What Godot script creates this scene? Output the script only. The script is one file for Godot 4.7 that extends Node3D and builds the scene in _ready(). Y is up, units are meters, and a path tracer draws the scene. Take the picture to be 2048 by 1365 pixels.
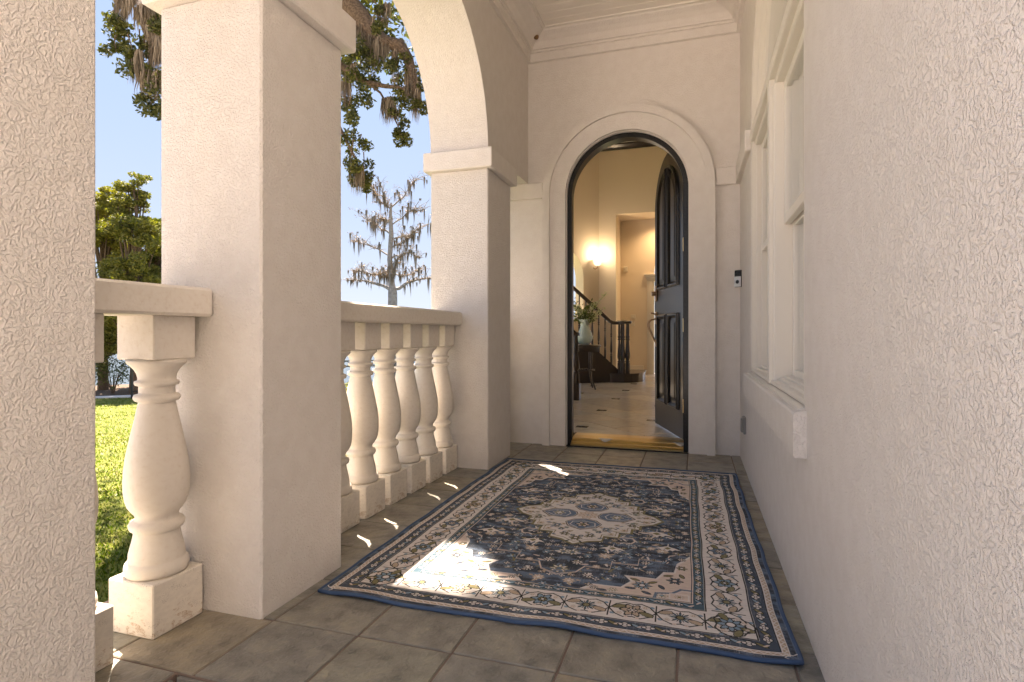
extends Node3D
# A stucco porch with an arcade on one side, a balustrade, a rug and an open arched front door.
# Plan: x runs across the porch (arcade at x = -1.4, house wall at x = 0.34), -z runs along it to the door.

const SUN := Vector3(0.45, -1.0, 0.43)
var M := {}
var used := {}

# ---------------------------------------------------------------- mesh builder
class MB:
	var v := PackedVector3Array()
	var n := PackedVector3Array()
	var u := PackedVector2Array()
	var c := PackedColorArray()
	func tri(a: Vector3, b: Vector3, d: Vector3, hint: Vector3) -> void:
		var g := (d - a).cross(b - a)
		if g.dot(hint) < 0.0:
			var t := b
			b = d
			d = t
			g = -g
		g = g.normalized()
		v.append(a); v.append(b); v.append(d)
		n.append(g); n.append(g); n.append(g)
	func quad(a: Vector3, b: Vector3, d: Vector3, e: Vector3, hint: Vector3) -> void:
		tri(a, b, d, hint)
		tri(a, d, e, hint)
	# smooth triangle, front side given by its normals
	func stri(a: Vector3, b: Vector3, d: Vector3, na: Vector3, nb: Vector3, nd: Vector3) -> void:
		if (d - a).cross(b - a).dot(na + nb + nd) < 0.0:
			v.append(a); v.append(d); v.append(b)
			n.append(na); n.append(nd); n.append(nb)
		else:
			v.append(a); v.append(b); v.append(d)
			n.append(na); n.append(nb); n.append(nd)
	func box(o: Vector3, s: Vector3, bev := 0.004, bs := Basis()) -> void:
		var h := s * 0.5
		bev = minf(bev, minf(h.x, minf(h.y, h.z)) * 0.9)
		var p := {}
		for sx in [-1, 1]:
			for sy in [-1, 1]:
				for sz in [-1, 1]:
					var k := Vector3i(sx, sy, sz)
					p[k] = [o + bs * Vector3(sx * h.x, sy * (h.y - bev), sz * (h.z - bev)), o + bs * Vector3(sx * (h.x - bev), sy * h.y, sz * (h.z - bev)), o + bs * Vector3(sx * (h.x - bev), sy * (h.y - bev), sz * h.z)]
		for s1 in [-1, 1]:
			quad(p[Vector3i(s1, -1, -1)][0], p[Vector3i(s1, 1, -1)][0], p[Vector3i(s1, 1, 1)][0], p[Vector3i(s1, -1, 1)][0], bs * Vector3(s1, 0, 0))
			quad(p[Vector3i(-1, s1, -1)][1], p[Vector3i(1, s1, -1)][1], p[Vector3i(1, s1, 1)][1], p[Vector3i(-1, s1, 1)][1], bs * Vector3(0, s1, 0))
			quad(p[Vector3i(-1, -1, s1)][2], p[Vector3i(1, -1, s1)][2], p[Vector3i(1, 1, s1)][2], p[Vector3i(-1, 1, s1)][2], bs * Vector3(0, 0, s1))
			for s2 in [-1, 1]:
				quad(p[Vector3i(s1, s2, -1)][0], p[Vector3i(s1, s2, 1)][0], p[Vector3i(s1, s2, 1)][1], p[Vector3i(s1, s2, -1)][1], bs * Vector3(s1, s2, 0))
				quad(p[Vector3i(s1, -1, s2)][0], p[Vector3i(s1, 1, s2)][0], p[Vector3i(s1, 1, s2)][2], p[Vector3i(s1, -1, s2)][2], bs * Vector3(s1, 0, s2))
				quad(p[Vector3i(-1, s1, s2)][1], p[Vector3i(1, s1, s2)][1], p[Vector3i(1, s1, s2)][2], p[Vector3i(-1, s1, s2)][2], bs * Vector3(0, s1, s2))
				for s3 in [-1, 1]:
					var q = p[Vector3i(s1, s2, s3)]
					tri(q[0], q[1], q[2], bs * Vector3(s1, s2, s3))
	# box between two corners given as (x, y, distance along the porch)
	func span(x0: float, x1: float, y0: float, y1: float, d0: float, d1: float, bev := 0.004) -> void:
		box(Vector3((x0 + x1) / 2, (y0 + y1) / 2, -(d0 + d1) / 2), Vector3(absf(x1 - x0), absf(y1 - y0), absf(d1 - d0)), bev)
	# polygon in the plane (U, V) at o, extruded along W from w0 to w1; sides lying on u = seam are left open
	func extrude(poly: PackedVector2Array, o: Vector3, U: Vector3, V: Vector3, W: Vector3, w0: float, w1: float, seams := []) -> void:
		var ids := Geometry2D.triangulate_polygon(poly)
		for i in range(0, ids.size(), 3):
			var a := o + U * poly[ids[i]].x + V * poly[ids[i]].y
			var b := o + U * poly[ids[i + 1]].x + V * poly[ids[i + 1]].y
			var d := o + U * poly[ids[i + 2]].x + V * poly[ids[i + 2]].y
			tri(a + W * w0, b + W * w0, d + W * w0, -W * signf(w1 - w0))
			tri(a + W * w1, b + W * w1, d + W * w1, W * signf(w1 - w0))
		var area := 0.0
		for i in poly.size():
			area += poly[i].cross(poly[(i + 1) % poly.size()])
		for i in poly.size():
			var p := poly[i]
			var q := poly[(i + 1) % poly.size()]
			var skip := false
			for s in seams:
				if absf(p.x - s) < 1e-5 and absf(q.x - s) < 1e-5:
					skip = true
			if skip:
				continue
			var e := q - p
			var out := Vector2(e.y, -e.x) * signf(area)
			var a := o + U * p.x + V * p.y
			var b := o + U * q.x + V * q.y
			quad(a + W * w0, b + W * w0, b + W * w1, a + W * w1, U * out.x + V * out.y)
	# profile (radius, height) turned round the y axis through o
	func lathe(o: Vector3, prof: Array, seg := 28, ridge := 0.0) -> void:
		var m := prof.size()
		var nr := []
		for i in m:
			var a: Vector2 = prof[maxi(i - 1, 0)]
			var b: Vector2 = prof[mini(i + 1, m - 1)]
			var t := (b - a).normalized()
			nr.append(Vector2(t.y, -t.x) if t.length() > 0.1 else Vector2(1, 0))
		for k in seg:
			var a0 := TAU * k / seg
			var a1 := TAU * (k + 1) / seg
			var r0 := ridge if k == 0 else 0.0
			var r1 := ridge if k == seg - 1 else 0.0
			var d0 := Vector3(cos(a0), 0, sin(a0))
			var d1 := Vector3(cos(a1), 0, sin(a1))
			for i in m - 1:
				var p: Vector2 = prof[i]
				var q: Vector2 = prof[i + 1]
				var A := o + d0 * (p.x + r0) + Vector3(0, p.y, 0)
				var B := o + d1 * (p.x + r1) + Vector3(0, p.y, 0)
				var C := o + d1 * (q.x + r1) + Vector3(0, q.y, 0)
				var D := o + d0 * (q.x + r0) + Vector3(0, q.y, 0)
				var f := (C - A).cross(D - B)
				if f.length() < 1e-12:
					continue
				var n0: Vector2 = nr[i]
				var n1: Vector2 = nr[i + 1]
				if p.distance_to(q) > 1e-6:
					var N0 := Vector3(d0.x * n0.x, n0.y, d0.z * n0.x)
					var N1 := Vector3(d1.x * n0.x, n0.y, d1.z * n0.x)
					var N2 := Vector3(d1.x * n1.x, n1.y, d1.z * n1.x)
					var N3 := Vector3(d0.x * n1.x, n1.y, d0.z * n1.x)
					stri(A, B, C, N0, N1, N2)
					stri(A, C, D, N0, N2, N3)
	func tube(pts: Array, radii: Array, seg := 8) -> void:
		var rings := []
		var dirs := []
		var up := Vector3(0.13, 0.9, 0.31).normalized()
		for i in pts.size():
			var t: Vector3 = (pts[mini(i + 1, pts.size() - 1)] - pts[maxi(i - 1, 0)]).normalized()
			var s := t.cross(up)
			if s.length() < 0.05:
				s = t.cross(Vector3(1, 0, 0.2))
			s = s.normalized()
			var w := t.cross(s)
			var ring := []
			var dd := []
			for k in seg + 1:
				var a := TAU * k / seg
				var d := s * cos(a) + w * sin(a)
				dd.append(d)
				ring.append(pts[i] + d * radii[i])
			rings.append(ring)
			dirs.append(dd)
		for i in pts.size() - 1:
			for k in seg:
				stri(rings[i][k], rings[i][k + 1], rings[i + 1][k + 1], dirs[i][k], dirs[i][k + 1], dirs[i + 1][k + 1])
				stri(rings[i][k], rings[i + 1][k + 1], rings[i + 1][k], dirs[i][k], dirs[i + 1][k + 1], dirs[i + 1][k])
		for e in [0, pts.size() - 1]:
			var q: Vector3 = pts[e] - pts[1 if e == 0 else e - 1]
			for k in range(1, seg - 1):
				tri(rings[e][0], rings[e][k], rings[e][k + 1], q)
	# closed 2D outline with a profile of (inset, height) swept round it
	func sweep(poly: PackedVector2Array, prof: Array, o: Vector3, U: Vector3, V: Vector3, W: Vector3) -> void:
		var m := poly.size()
		var area := 0.0
		for i in m:
			area += poly[i].cross(poly[(i + 1) % m])
		var sg := signf(area)
		var mit := []
		for i in m:
			var e0 := (poly[i] - poly[(i + m - 1) % m]).normalized()
			var e1 := (poly[(i + 1) % m] - poly[i]).normalized()
			var n0 := Vector2(-e0.y, e0.x) * sg
			var n1 := Vector2(-e1.y, e1.x) * sg
			var b := (n0 + n1).normalized()
			mit.append(b / maxf(b.dot(n0), 0.35))
		for j in prof.size() - 1:
			var p: Vector2 = prof[j]
			var q: Vector2 = prof[j + 1]
			for i in m:
				var k := (i + 1) % m
				var a: Vector2 = poly[i] + mit[i] * p.x
				var b: Vector2 = poly[k] + mit[k] * p.x
				var d: Vector2 = poly[k] + mit[k] * q.x
				var e: Vector2 = poly[i] + mit[i] * q.x
				var mid: Vector2 = (mit[i] + mit[k]) * 0.5
				var t := q - p
				var hint: Vector3 = (U * mid.x + V * mid.y) * -t.y + W * t.x
				quad(o + U * a.x + V * a.y + W * p.y, o + U * b.x + V * b.y + W * p.y, o + U * d.x + V * d.y + W * q.y, o + U * e.x + V * e.y + W * q.y, hint)
	func mesh() -> ArrayMesh:
		var a := []
		a.resize(Mesh.ARRAY_MAX)
		a[Mesh.ARRAY_VERTEX] = v
		a[Mesh.ARRAY_NORMAL] = n
		if u.size() == v.size():
			a[Mesh.ARRAY_TEX_UV] = u
		if c.size() == v.size():
			a[Mesh.ARRAY_COLOR] = c
		var m := ArrayMesh.new()
		m.add_surface_from_arrays(Mesh.PRIMITIVE_TRIANGLES, a)
		return m

# ---------------------------------------------------------------- scene helpers
func numbered(called: String) -> String:
	if not used.has(called):
		used[called] = 0
		return called
	used[called] += 1
	return "%s_%03d" % [called, used[called]]

func tag(o: Node, label: String, category: String, group := "", kind := "") -> Node:
	if label: o.set_meta("label", label)
	if category: o.set_meta("category", category)
	if group: o.set_meta("group", group)
	if kind: o.set_meta("kind", kind)
	return o

func thing(called: String, label: String, category: String, at := Vector3.ZERO, turn := 0.0, group := "") -> Node3D:
	var o := Node3D.new()
	o.name = numbered(called)
	add_child(o)
	o.position = at
	o.rotation.y = turn
	tag(o, label, category, group)
	return o

func part(called: String, mesh: Mesh, mat: Material, parent: Node = self, at := Vector3.ZERO, turn := 0.0) -> MeshInstance3D:
	var o := MeshInstance3D.new()
	o.name = numbered(called) if parent == self else called
	o.mesh = mesh
	o.material_override = mat
	o.position = at
	o.rotation.y = turn
	parent.add_child(o, true)
	return o

func V(x: float, y: float, d: float) -> Vector3:
	return Vector3(x, y, -d)

func arc(cx: float, cy: float, r: float, a0: float, a1: float, k: int) -> PackedVector2Array:
	var p := PackedVector2Array()
	for i in k + 1:
		var a := lerpf(a0, a1, float(i) / k)
		p.append(Vector2(cx + cos(a) * r, cy + sin(a) * r))
	return p

# a wall piece from u0 to u1 and v0 to v1 with an arched opening of half width r round uc, from vb up to the springing vs
func arched(mb: MB, u0: float, u1: float, v0: float, v1: float, uc: float, r: float, vb: float, vs: float, o: Vector3, U: Vector3, W: Vector3, w0: float, w1: float, k := 24, flat := false) -> void:
	for s in [1.0, -1.0]:
		var chain := PackedVector2Array()
		if vb > v0 + 1e-4:
			chain.append(Vector2(uc, vb))
		chain.append(Vector2(uc + s * r, vb))
		if flat:
			chain.append(Vector2(uc + s * r, vs))
			chain.append(Vector2(uc, vs))
		else:
			for p in arc(0, 0, r, 0, PI / 2, k):
				var q := Vector2(uc + s * p.x, vs + p.y)
				if chain[chain.size() - 1].distance_to(q) > 1e-5:
					chain.append(q)
		var ue: float = u1 if s > 0 else u0
		var poly := PackedVector2Array()
		if vb > v0 + 1e-4:
			poly.append(Vector2(uc, v0))
		else:
			poly.append(chain[0])
		if absf(poly[0].x - ue) > 1e-5 or absf(poly[0].y - v0) > 1e-5:
			poly.append(Vector2(ue, v0))
		poly.append(Vector2(ue, v1))
		poly.append(Vector2(uc, v1))
		for i in range(chain.size() - 1, 0 if vb <= v0 + 1e-4 else -1, -1):
			poly.append(chain[i])
		mb.extrude(poly, o, U, Vector3.UP, W, w0, w1, [uc])

# ---------------------------------------------------------------- materials
func noise(kind: int, freq: float, sd: int, octaves := 4) -> FastNoiseLite:
	var f := FastNoiseLite.new()
	f.noise_type = kind
	f.frequency = freq
	f.seed = sd
	f.fractal_octaves = octaves
	return f

func ramp_tex(img: Image, stops: Array) -> ImageTexture:
	# grey image -> colours; stops are [value, Color (sRGB)]
	var g := Gradient.new()
	g.offsets = PackedFloat32Array(stops.map(func(s): return s[0]))
	g.colors = PackedColorArray(stops.map(func(s): return s[1]))
	var lut := PackedByteArray()
	for i in 256:
		var k := g.sample(i / 255.0)
		lut.append(int(k.r * 255)); lut.append(int(k.g * 255)); lut.append(int(k.b * 255))
	img.convert(Image.FORMAT_L8)
	var src := img.get_data()
	var out := PackedByteArray()
	out.resize(src.size() * 3)
	for i in src.size():
		var j := src[i] * 3
		var t := i * 3
		out[t] = lut[j]
		out[t + 1] = lut[j + 1]
		out[t + 2] = lut[j + 2]
	return ImageTexture.create_from_image(Image.create_from_data(img.get_width(), img.get_height(), false, Image.FORMAT_RGB8, out))

func lin(r: float, g: float, b: float) -> Color:
	return Color(r, g, b).linear_to_srgb()

func mat(color: Color, rough := 0.8, metal := 0.0) -> StandardMaterial3D:
	var m := StandardMaterial3D.new()
	m.albedo_color = color
	m.roughness = rough
	m.metallic = metal
	return m

func triplanar(m: StandardMaterial3D, s: float) -> StandardMaterial3D:
	m.uv1_triplanar = true
	m.uv1_world_triplanar = true
	m.uv1_scale = Vector3(s, s, s)
	return m

func relief(m: StandardMaterial3D, tex: Texture2D, cm: float) -> StandardMaterial3D:
	m.heightmap_enabled = true
	m.heightmap_texture = tex
	m.heightmap_scale = cm
	return m

func stucco_height() -> ImageTexture:
	# trowelled stucco: flattened pats with worm-like edges over a sandy grain
	var f := noise(FastNoiseLite.TYPE_SIMPLEX_SMOOTH, 0.017, 11, 3)
	f.domain_warp_enabled = true
	f.domain_warp_amplitude = 26.0
	f.domain_warp_frequency = 0.022
	var a := f.get_seamless_image(1024, 1024)
	a.convert(Image.FORMAT_L8)
	var b := noise(FastNoiseLite.TYPE_SIMPLEX, 0.11, 5, 3).get_seamless_image(1024, 1024)
	b.convert(Image.FORMAT_L8)
	var da := a.get_data()
	var db := b.get_data()
	var lut := PackedByteArray()
	for i in 256:
		var t := i / 255.0
		var k := absf(t - 0.5) * 2.0
		var worm := 1.0 - smoothstep(0.02, 0.42, k)
		lut.append(int(clampf(50 + worm * 120.0 + t * 40.0, 0, 255)))
	for i in da.size():
		da[i] = clampi(lut[da[i]] + (db[i] - 128) / 5, 0, 255)
	return ImageTexture.create_from_image(Image.create_from_data(1024, 1024, false, Image.FORMAT_L8, da))

func make_materials() -> void:
	var hs := stucco_height()
	var mott := noise(FastNoiseLite.TYPE_SIMPLEX, 0.006, 21, 5).get_seamless_image(512, 512)
	var st := ramp_tex(mott, [[0.0, lin(0.755, 0.695, 0.63)], [0.5, lin(0.78, 0.722, 0.658)], [1.0, lin(0.80, 0.745, 0.685)]])
	var m := triplanar(mat(Color.WHITE, 0.9), 2.7)
	m.albedo_texture = st
	M.stucco = relief(m, hs, 0.45)
	m = triplanar(mat(Color.WHITE, 0.9), 2.4)
	m.albedo_texture = st
	M.stucco_smooth = relief(m, hs, 0.25)
	# cast stone of the balustrade: sandy, with faint mottling
	m = triplanar(mat(Color.WHITE, 0.85), 2.2)
	m.albedo_texture = ramp_tex(noise(FastNoiseLite.TYPE_SIMPLEX, 0.03, 33, 5).get_seamless_image(512, 512), [[0.0, lin(0.62, 0.53, 0.43)], [0.12, lin(0.715, 0.64, 0.55)], [0.35, lin(0.75, 0.685, 0.60)], [1.0, lin(0.775, 0.715, 0.635)]])
	M.cast = relief(m, ImageTexture.create_from_image(noise(FastNoiseLite.TYPE_SIMPLEX, 0.06, 4, 4).get_seamless_image(512, 512)), 0.05)
	M.plinth = mat(Color.WHITE, 0.9)
	M.plinth.albedo_texture = plinth_tex()
	# slate
	var sl := noise(FastNoiseLite.TYPE_SIMPLEX, 0.0075, 51, 5)
	sl.domain_warp_enabled = true
	sl.domain_warp_amplitude = 40.0
	var si := sl.get_seamless_image(1024, 1024)
	var slt := ramp_tex(si.duplicate(), [[0.0, lin(0.15, 0.138, 0.118)], [0.3, lin(0.235, 0.215, 0.18)], [0.55, lin(0.275, 0.253, 0.21)], [0.75, lin(0.31, 0.28, 0.225)], [1.0, lin(0.37, 0.325, 0.25)]])
	var slh := noise(FastNoiseLite.TYPE_SIMPLEX, 0.02, 52, 5)
	slh.domain_warp_enabled = true
	slh.domain_warp_amplitude = 30.0
	var slht := ImageTexture.create_from_image(slh.get_seamless_image(1024, 1024))
	M.slate = []
	for k in 5:
		var tint: Color = [Color(1, 1, 1), Color(0.96, 0.965, 0.965), Color(1.0, 0.98, 0.94), Color(0.93, 0.94, 0.95), Color(0.98, 0.99, 0.97)][k]
		m = triplanar(mat(tint, 0.42), 0.9)
		m.uv1_offset = Vector3(0.37 * k, 0.21 * k, 0.53 * k)
		m.albedo_texture = slt
		m.metallic_specular = 0.45
		M.slate.append(relief(m, slht, 0.35))
	M.grout = relief(triplanar(mat(lin(0.20, 0.145, 0.115), 0.95), 4.0), slht, 0.1)
	# house
	M.white_paint = mat(lin(0.80, 0.74, 0.66), 0.45)
	M.vinyl = mat(lin(0.80, 0.745, 0.655), 0.35)
	M.vinyl_gap = mat(lin(0.10, 0.075, 0.05), 0.8)
	var bw := noise(FastNoiseLite.TYPE_SIMPLEX, 0.02, 61, 4).get_seamless_image(512, 512)
	M.black = triplanar(mat(Color.WHITE, 0.32), 3.0)
	M.black.albedo_texture = ramp_tex(bw, [[0.0, lin(0.010, 0.009, 0.008)], [1.0, lin(0.024, 0.021, 0.018)]])
	M.black.clearcoat_enabled = true
	M.black.clearcoat = 0.2
	M.black.metallic_specular = 0.35
	M.black.clearcoat_roughness = 0.15
	M.dark_wood = mat(lin(0.022, 0.013, 0.009), 0.22)
	M.dark_wood.clearcoat_enabled = true
	M.dark_wood.clearcoat = 0.6
	M.brass = mat(lin(0.60, 0.44, 0.20), 0.38, 1.0)
	M.bronze = mat(lin(0.50, 0.36, 0.24), 0.32, 1.0)
	M.tan = relief(triplanar(mat(lin(0.76, 0.655, 0.515), 0.85), 3.0), hs, 0.015)
	M.room = mat(lin(0.72, 0.68, 0.60), 0.9)
	M.trim = mat(lin(0.74, 0.68, 0.58), 0.4)
	M.glass = mat(Color(0.93, 0.97, 0.96, 0.1), 0.02)
	M.glass.transparency = BaseMaterial3D.TRANSPARENCY_ALPHA
	M.vase = mat(Color(0.86, 0.93, 0.9, 0.35), 0.08)
	M.vase.transparency = BaseMaterial3D.TRANSPARENCY_ALPHA
	var ft := noise(FastNoiseLite.TYPE_SIMPLEX, 0.012, 71, 5).get_seamless_image(512, 512)
	M.cream_tile = []
	for k in 3:
		m = triplanar(mat([Color(1, 1, 1), Color(0.95, 0.94, 0.93), Color(1.02, 1.0, 0.97)][k], 0.22), 1.3)
		m.albedo_texture = ramp_tex(ft.duplicate(), [[0.0, lin(0.62, 0.57, 0.50)], [0.5, lin(0.72, 0.67, 0.60)], [1.0, lin(0.76, 0.72, 0.65)]])
		M.cream_tile.append(m)
	M.black_tile = mat(lin(0.012, 0.013, 0.012), 0.15)
	M.grey_metal = mat(lin(0.28, 0.28, 0.27), 0.45, 0.6)
	M.silver = mat(lin(0.60, 0.59, 0.57), 0.35, 0.7)
	M.black_plastic = mat(lin(0.012, 0.012, 0.013), 0.25)
	M.concrete = triplanar(mat(Color.WHITE, 0.9), 0.5)
	M.concrete.albedo_texture = ramp_tex(noise(FastNoiseLite.TYPE_SIMPLEX, 0.01, 81, 5).get_seamless_image(512, 512), [[0.0, lin(0.55, 0.50, 0.46)], [1.0, lin(0.66, 0.61, 0.565)]])
	var gr := noise(FastNoiseLite.TYPE_SIMPLEX, 0.012, 91, 5).get_seamless_image(512, 512)
	M.lawn = triplanar(mat(Color.WHITE, 1.0), 0.35)
	M.lawn.albedo_texture = ramp_tex(gr, [[0.0, lin(0.10, 0.13, 0.014)], [0.5, lin(0.17, 0.185, 0.02)], [1.0, lin(0.24, 0.22, 0.04)]])
	M.water = mat(lin(0.05, 0.07, 0.075), 0.12)
	relief(triplanar(M.water, 0.25), ImageTexture.create_from_image(noise(FastNoiseLite.TYPE_SIMPLEX, 0.02, 95, 4).get_seamless_image(512, 512)), 3.0)
	M.leaf = foliage_mat(Color(0.85, 0.9, 0.35))
	M.grass = foliage_mat(Color(0.7, 0.9, 0.25))
	M.bark = triplanar(mat(Color.WHITE, 0.95), 1.5)
	M.bark.albedo_texture = ramp_tex(noise(FastNoiseLite.TYPE_SIMPLEX, 0.03, 97, 5).get_seamless_image(512, 512), [[0.0, lin(0.06, 0.038, 0.022)], [0.5, lin(0.15, 0.10, 0.062)], [1.0, lin(0.27, 0.20, 0.14)]])
	relief(M.bark, ImageTexture.create_from_image(noise(FastNoiseLite.TYPE_SIMPLEX, 0.05, 98, 4).get_seamless_image(512, 512)), 1.5)
	M.grey_bark = triplanar(mat(Color.WHITE, 0.95), 0.6)
	M.grey_bark.albedo_texture = ramp_tex(noise(FastNoiseLite.TYPE_SIMPLEX, 0.02, 99, 5).get_seamless_image(256, 256), [[0.0, lin(0.22, 0.19, 0.165)], [1.0, lin(0.50, 0.45, 0.39)]])
	M.iron = mat(lin(0.02, 0.022, 0.025), 0.5)

func foliage_mat(back: Color) -> StandardMaterial3D:
	var m := mat(Color.WHITE, 0.55)
	m.vertex_color_use_as_albedo = true
	m.backlight_enabled = true
	m.backlight = back
	m.cull_mode = BaseMaterial3D.CULL_DISABLED
	return m

func plinth_tex() -> ImageTexture:
	# cast stone block with rusty damp stains creeping up from its foot in ragged patches
	var rng := RandomNumberGenerator.new()
	rng.seed = 77
	var im := Image.create(256, 256, false, Image.FORMAT_RGB8)
	var f := noise(FastNoiseLite.TYPE_SIMPLEX, 0.03, 7, 5)
	var f2 := noise(FastNoiseLite.TYPE_SIMPLEX, 0.012, 9, 3)
	var f3 := noise(FastNoiseLite.TYPE_SIMPLEX, 0.16, 3, 2)
	var clean := Color(0.76, 0.70, 0.61)
	var rust := Color(0.40, 0.25, 0.13)
	var black := Color(0.25, 0.21, 0.17)
	for y in 256:
		for x in 256:
			var v := y / 255.0
			var k := clampf((f.get_noise_2d(x, y) * 0.9 + f2.get_noise_2d(x, 40) * 0.55 + v * 1.35 - 1.26) * 2.2, 0, 0.7)
			k *= clampf(0.6 + f3.get_noise_2d(x, y) * 1.4, 0.15, 1.0)
			var c := clean * (1.0 + f.get_noise_2d(x + 900, y) * 0.07)
			c = c.lerp(rust, k)
			var s := clampf((f3.get_noise_2d(x + 300, y) + f2.get_noise_2d(x, y + 500) * 0.9 - 0.80) * 3.0, 0, 0.4)
			c = c.lerp(black, s)
			im.set_pixel(x, y, c.linear_to_srgb())
	return ImageTexture.create_from_image(im)

# ---------------------------------------------------------------- rug print
const RS := 0.64   # pixels per millimetre
func rq(x: float, y: float) -> Vector2:
	return Vector2((800.0 - x) * RS, (1150.0 - y) * RS)

func fill_poly(im: Image, pts: PackedVector2Array, col: Color) -> void:
	var lo := 1e9
	var hi := -1e9
	for p in pts:
		lo = minf(lo, p.y)
		hi = maxf(hi, p.y)
	for y in range(maxi(0, floori(lo)), mini(im.get_height() - 1, ceili(hi)) + 1):
		var yc := y + 0.5
		var xs := []
		for i in pts.size():
			var a := pts[i]
			var b := pts[(i + 1) % pts.size()]
			if (a.y <= yc) != (b.y <= yc):
				xs.append(a.x + (yc - a.y) / (b.y - a.y) * (b.x - a.x))
		xs.sort()
		for k in range(0, xs.size() - 1, 2):
			var x0 := maxi(0, roundi(xs[k]))
			var x1 := mini(im.get_width(), roundi(xs[k + 1]))
			if x1 > x0:
				im.fill_rect(Rect2i(x0, y, x1 - x0, 1), col)

func rpoly(im: Image, mm: Array, col: Color) -> void:
	var p := PackedVector2Array()
	for a in mm:
		p.append(rq(a[0], a[1]))
	fill_poly(im, p, col)

func rline(im: Image, mm: Array, w: float, col: Color) -> void:
	for i in mm.size() - 1:
		var a := rq(mm[i][0], mm[i][1])
		var b := rq(mm[i + 1][0], mm[i + 1][1])
		var t := (b - a).normalized() * w * RS * 0.5
		var s := Vector2(-t.y, t.x)
		fill_poly(im, PackedVector2Array([a - t + s, b + t + s, b + t - s, a - t - s]), col)

func rosette(im: Image, x: float, y: float, r: float, lobes: int, edge: Color, petal: Color, core: Color, depth := 0.22, sx := 1.0, sy := 1.0) -> void:
	for ring in [[1.0, edge], [0.84, petal], [0.36, edge], [0.26, core]]:
		var p := PackedVector2Array()
		var small: bool = ring[0] < 0.5
		for i in 40:
			var a := TAU * i / 40
			var k: float = r * ring[0] * (1.0 if small else 1.0 - depth + depth * cos(lobes * a))
			p.append(rq(x + cos(a) * k * sx, y + sin(a) * k * sy))
		fill_poly(im, p, ring[1])
	for i in lobes:
		var a := TAU * (i + 0.5) / lobes
		rline(im, [[x + cos(a) * r * 0.4 * sx, y + sin(a) * r * 0.4 * sy], [x + cos(a) * r * 0.72 * sx, y + sin(a) * r * 0.72 * sy]], 3, edge)

func rleaf(im: Image, x: float, y: float, l: float, w: float, ang: float, col: Color, edge := Color(0, 0, 0, 0), saw := false) -> void:
	for pass_ in 2:
		if pass_ == 0 and edge.a == 0.0:
			continue
		var g := 1.0 if pass_ == 1 else 1.0 + 6.0 / w
		var p := PackedVector2Array()
		for i in 24:
			var t := TAU * i / 24
			var k := 1.0 - (0.25 if saw and i % 2 == 0 and i < 12 else 0.0)
			var q := Vector2(cos(t) * l * 0.5 * (1.0 + (g - 1.0) * w / l), sin(t) * absf(sin(t)) ** 0.3 * w * 0.5 * g * k)
			q.y += 0.25 * w * cos(t * 0.5) if saw else 0.0
			q = q.rotated(ang)
			p.append(rq(x + q.x, y + q.y))
		fill_poly(im, p, col if pass_ == 1 else edge)

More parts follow.
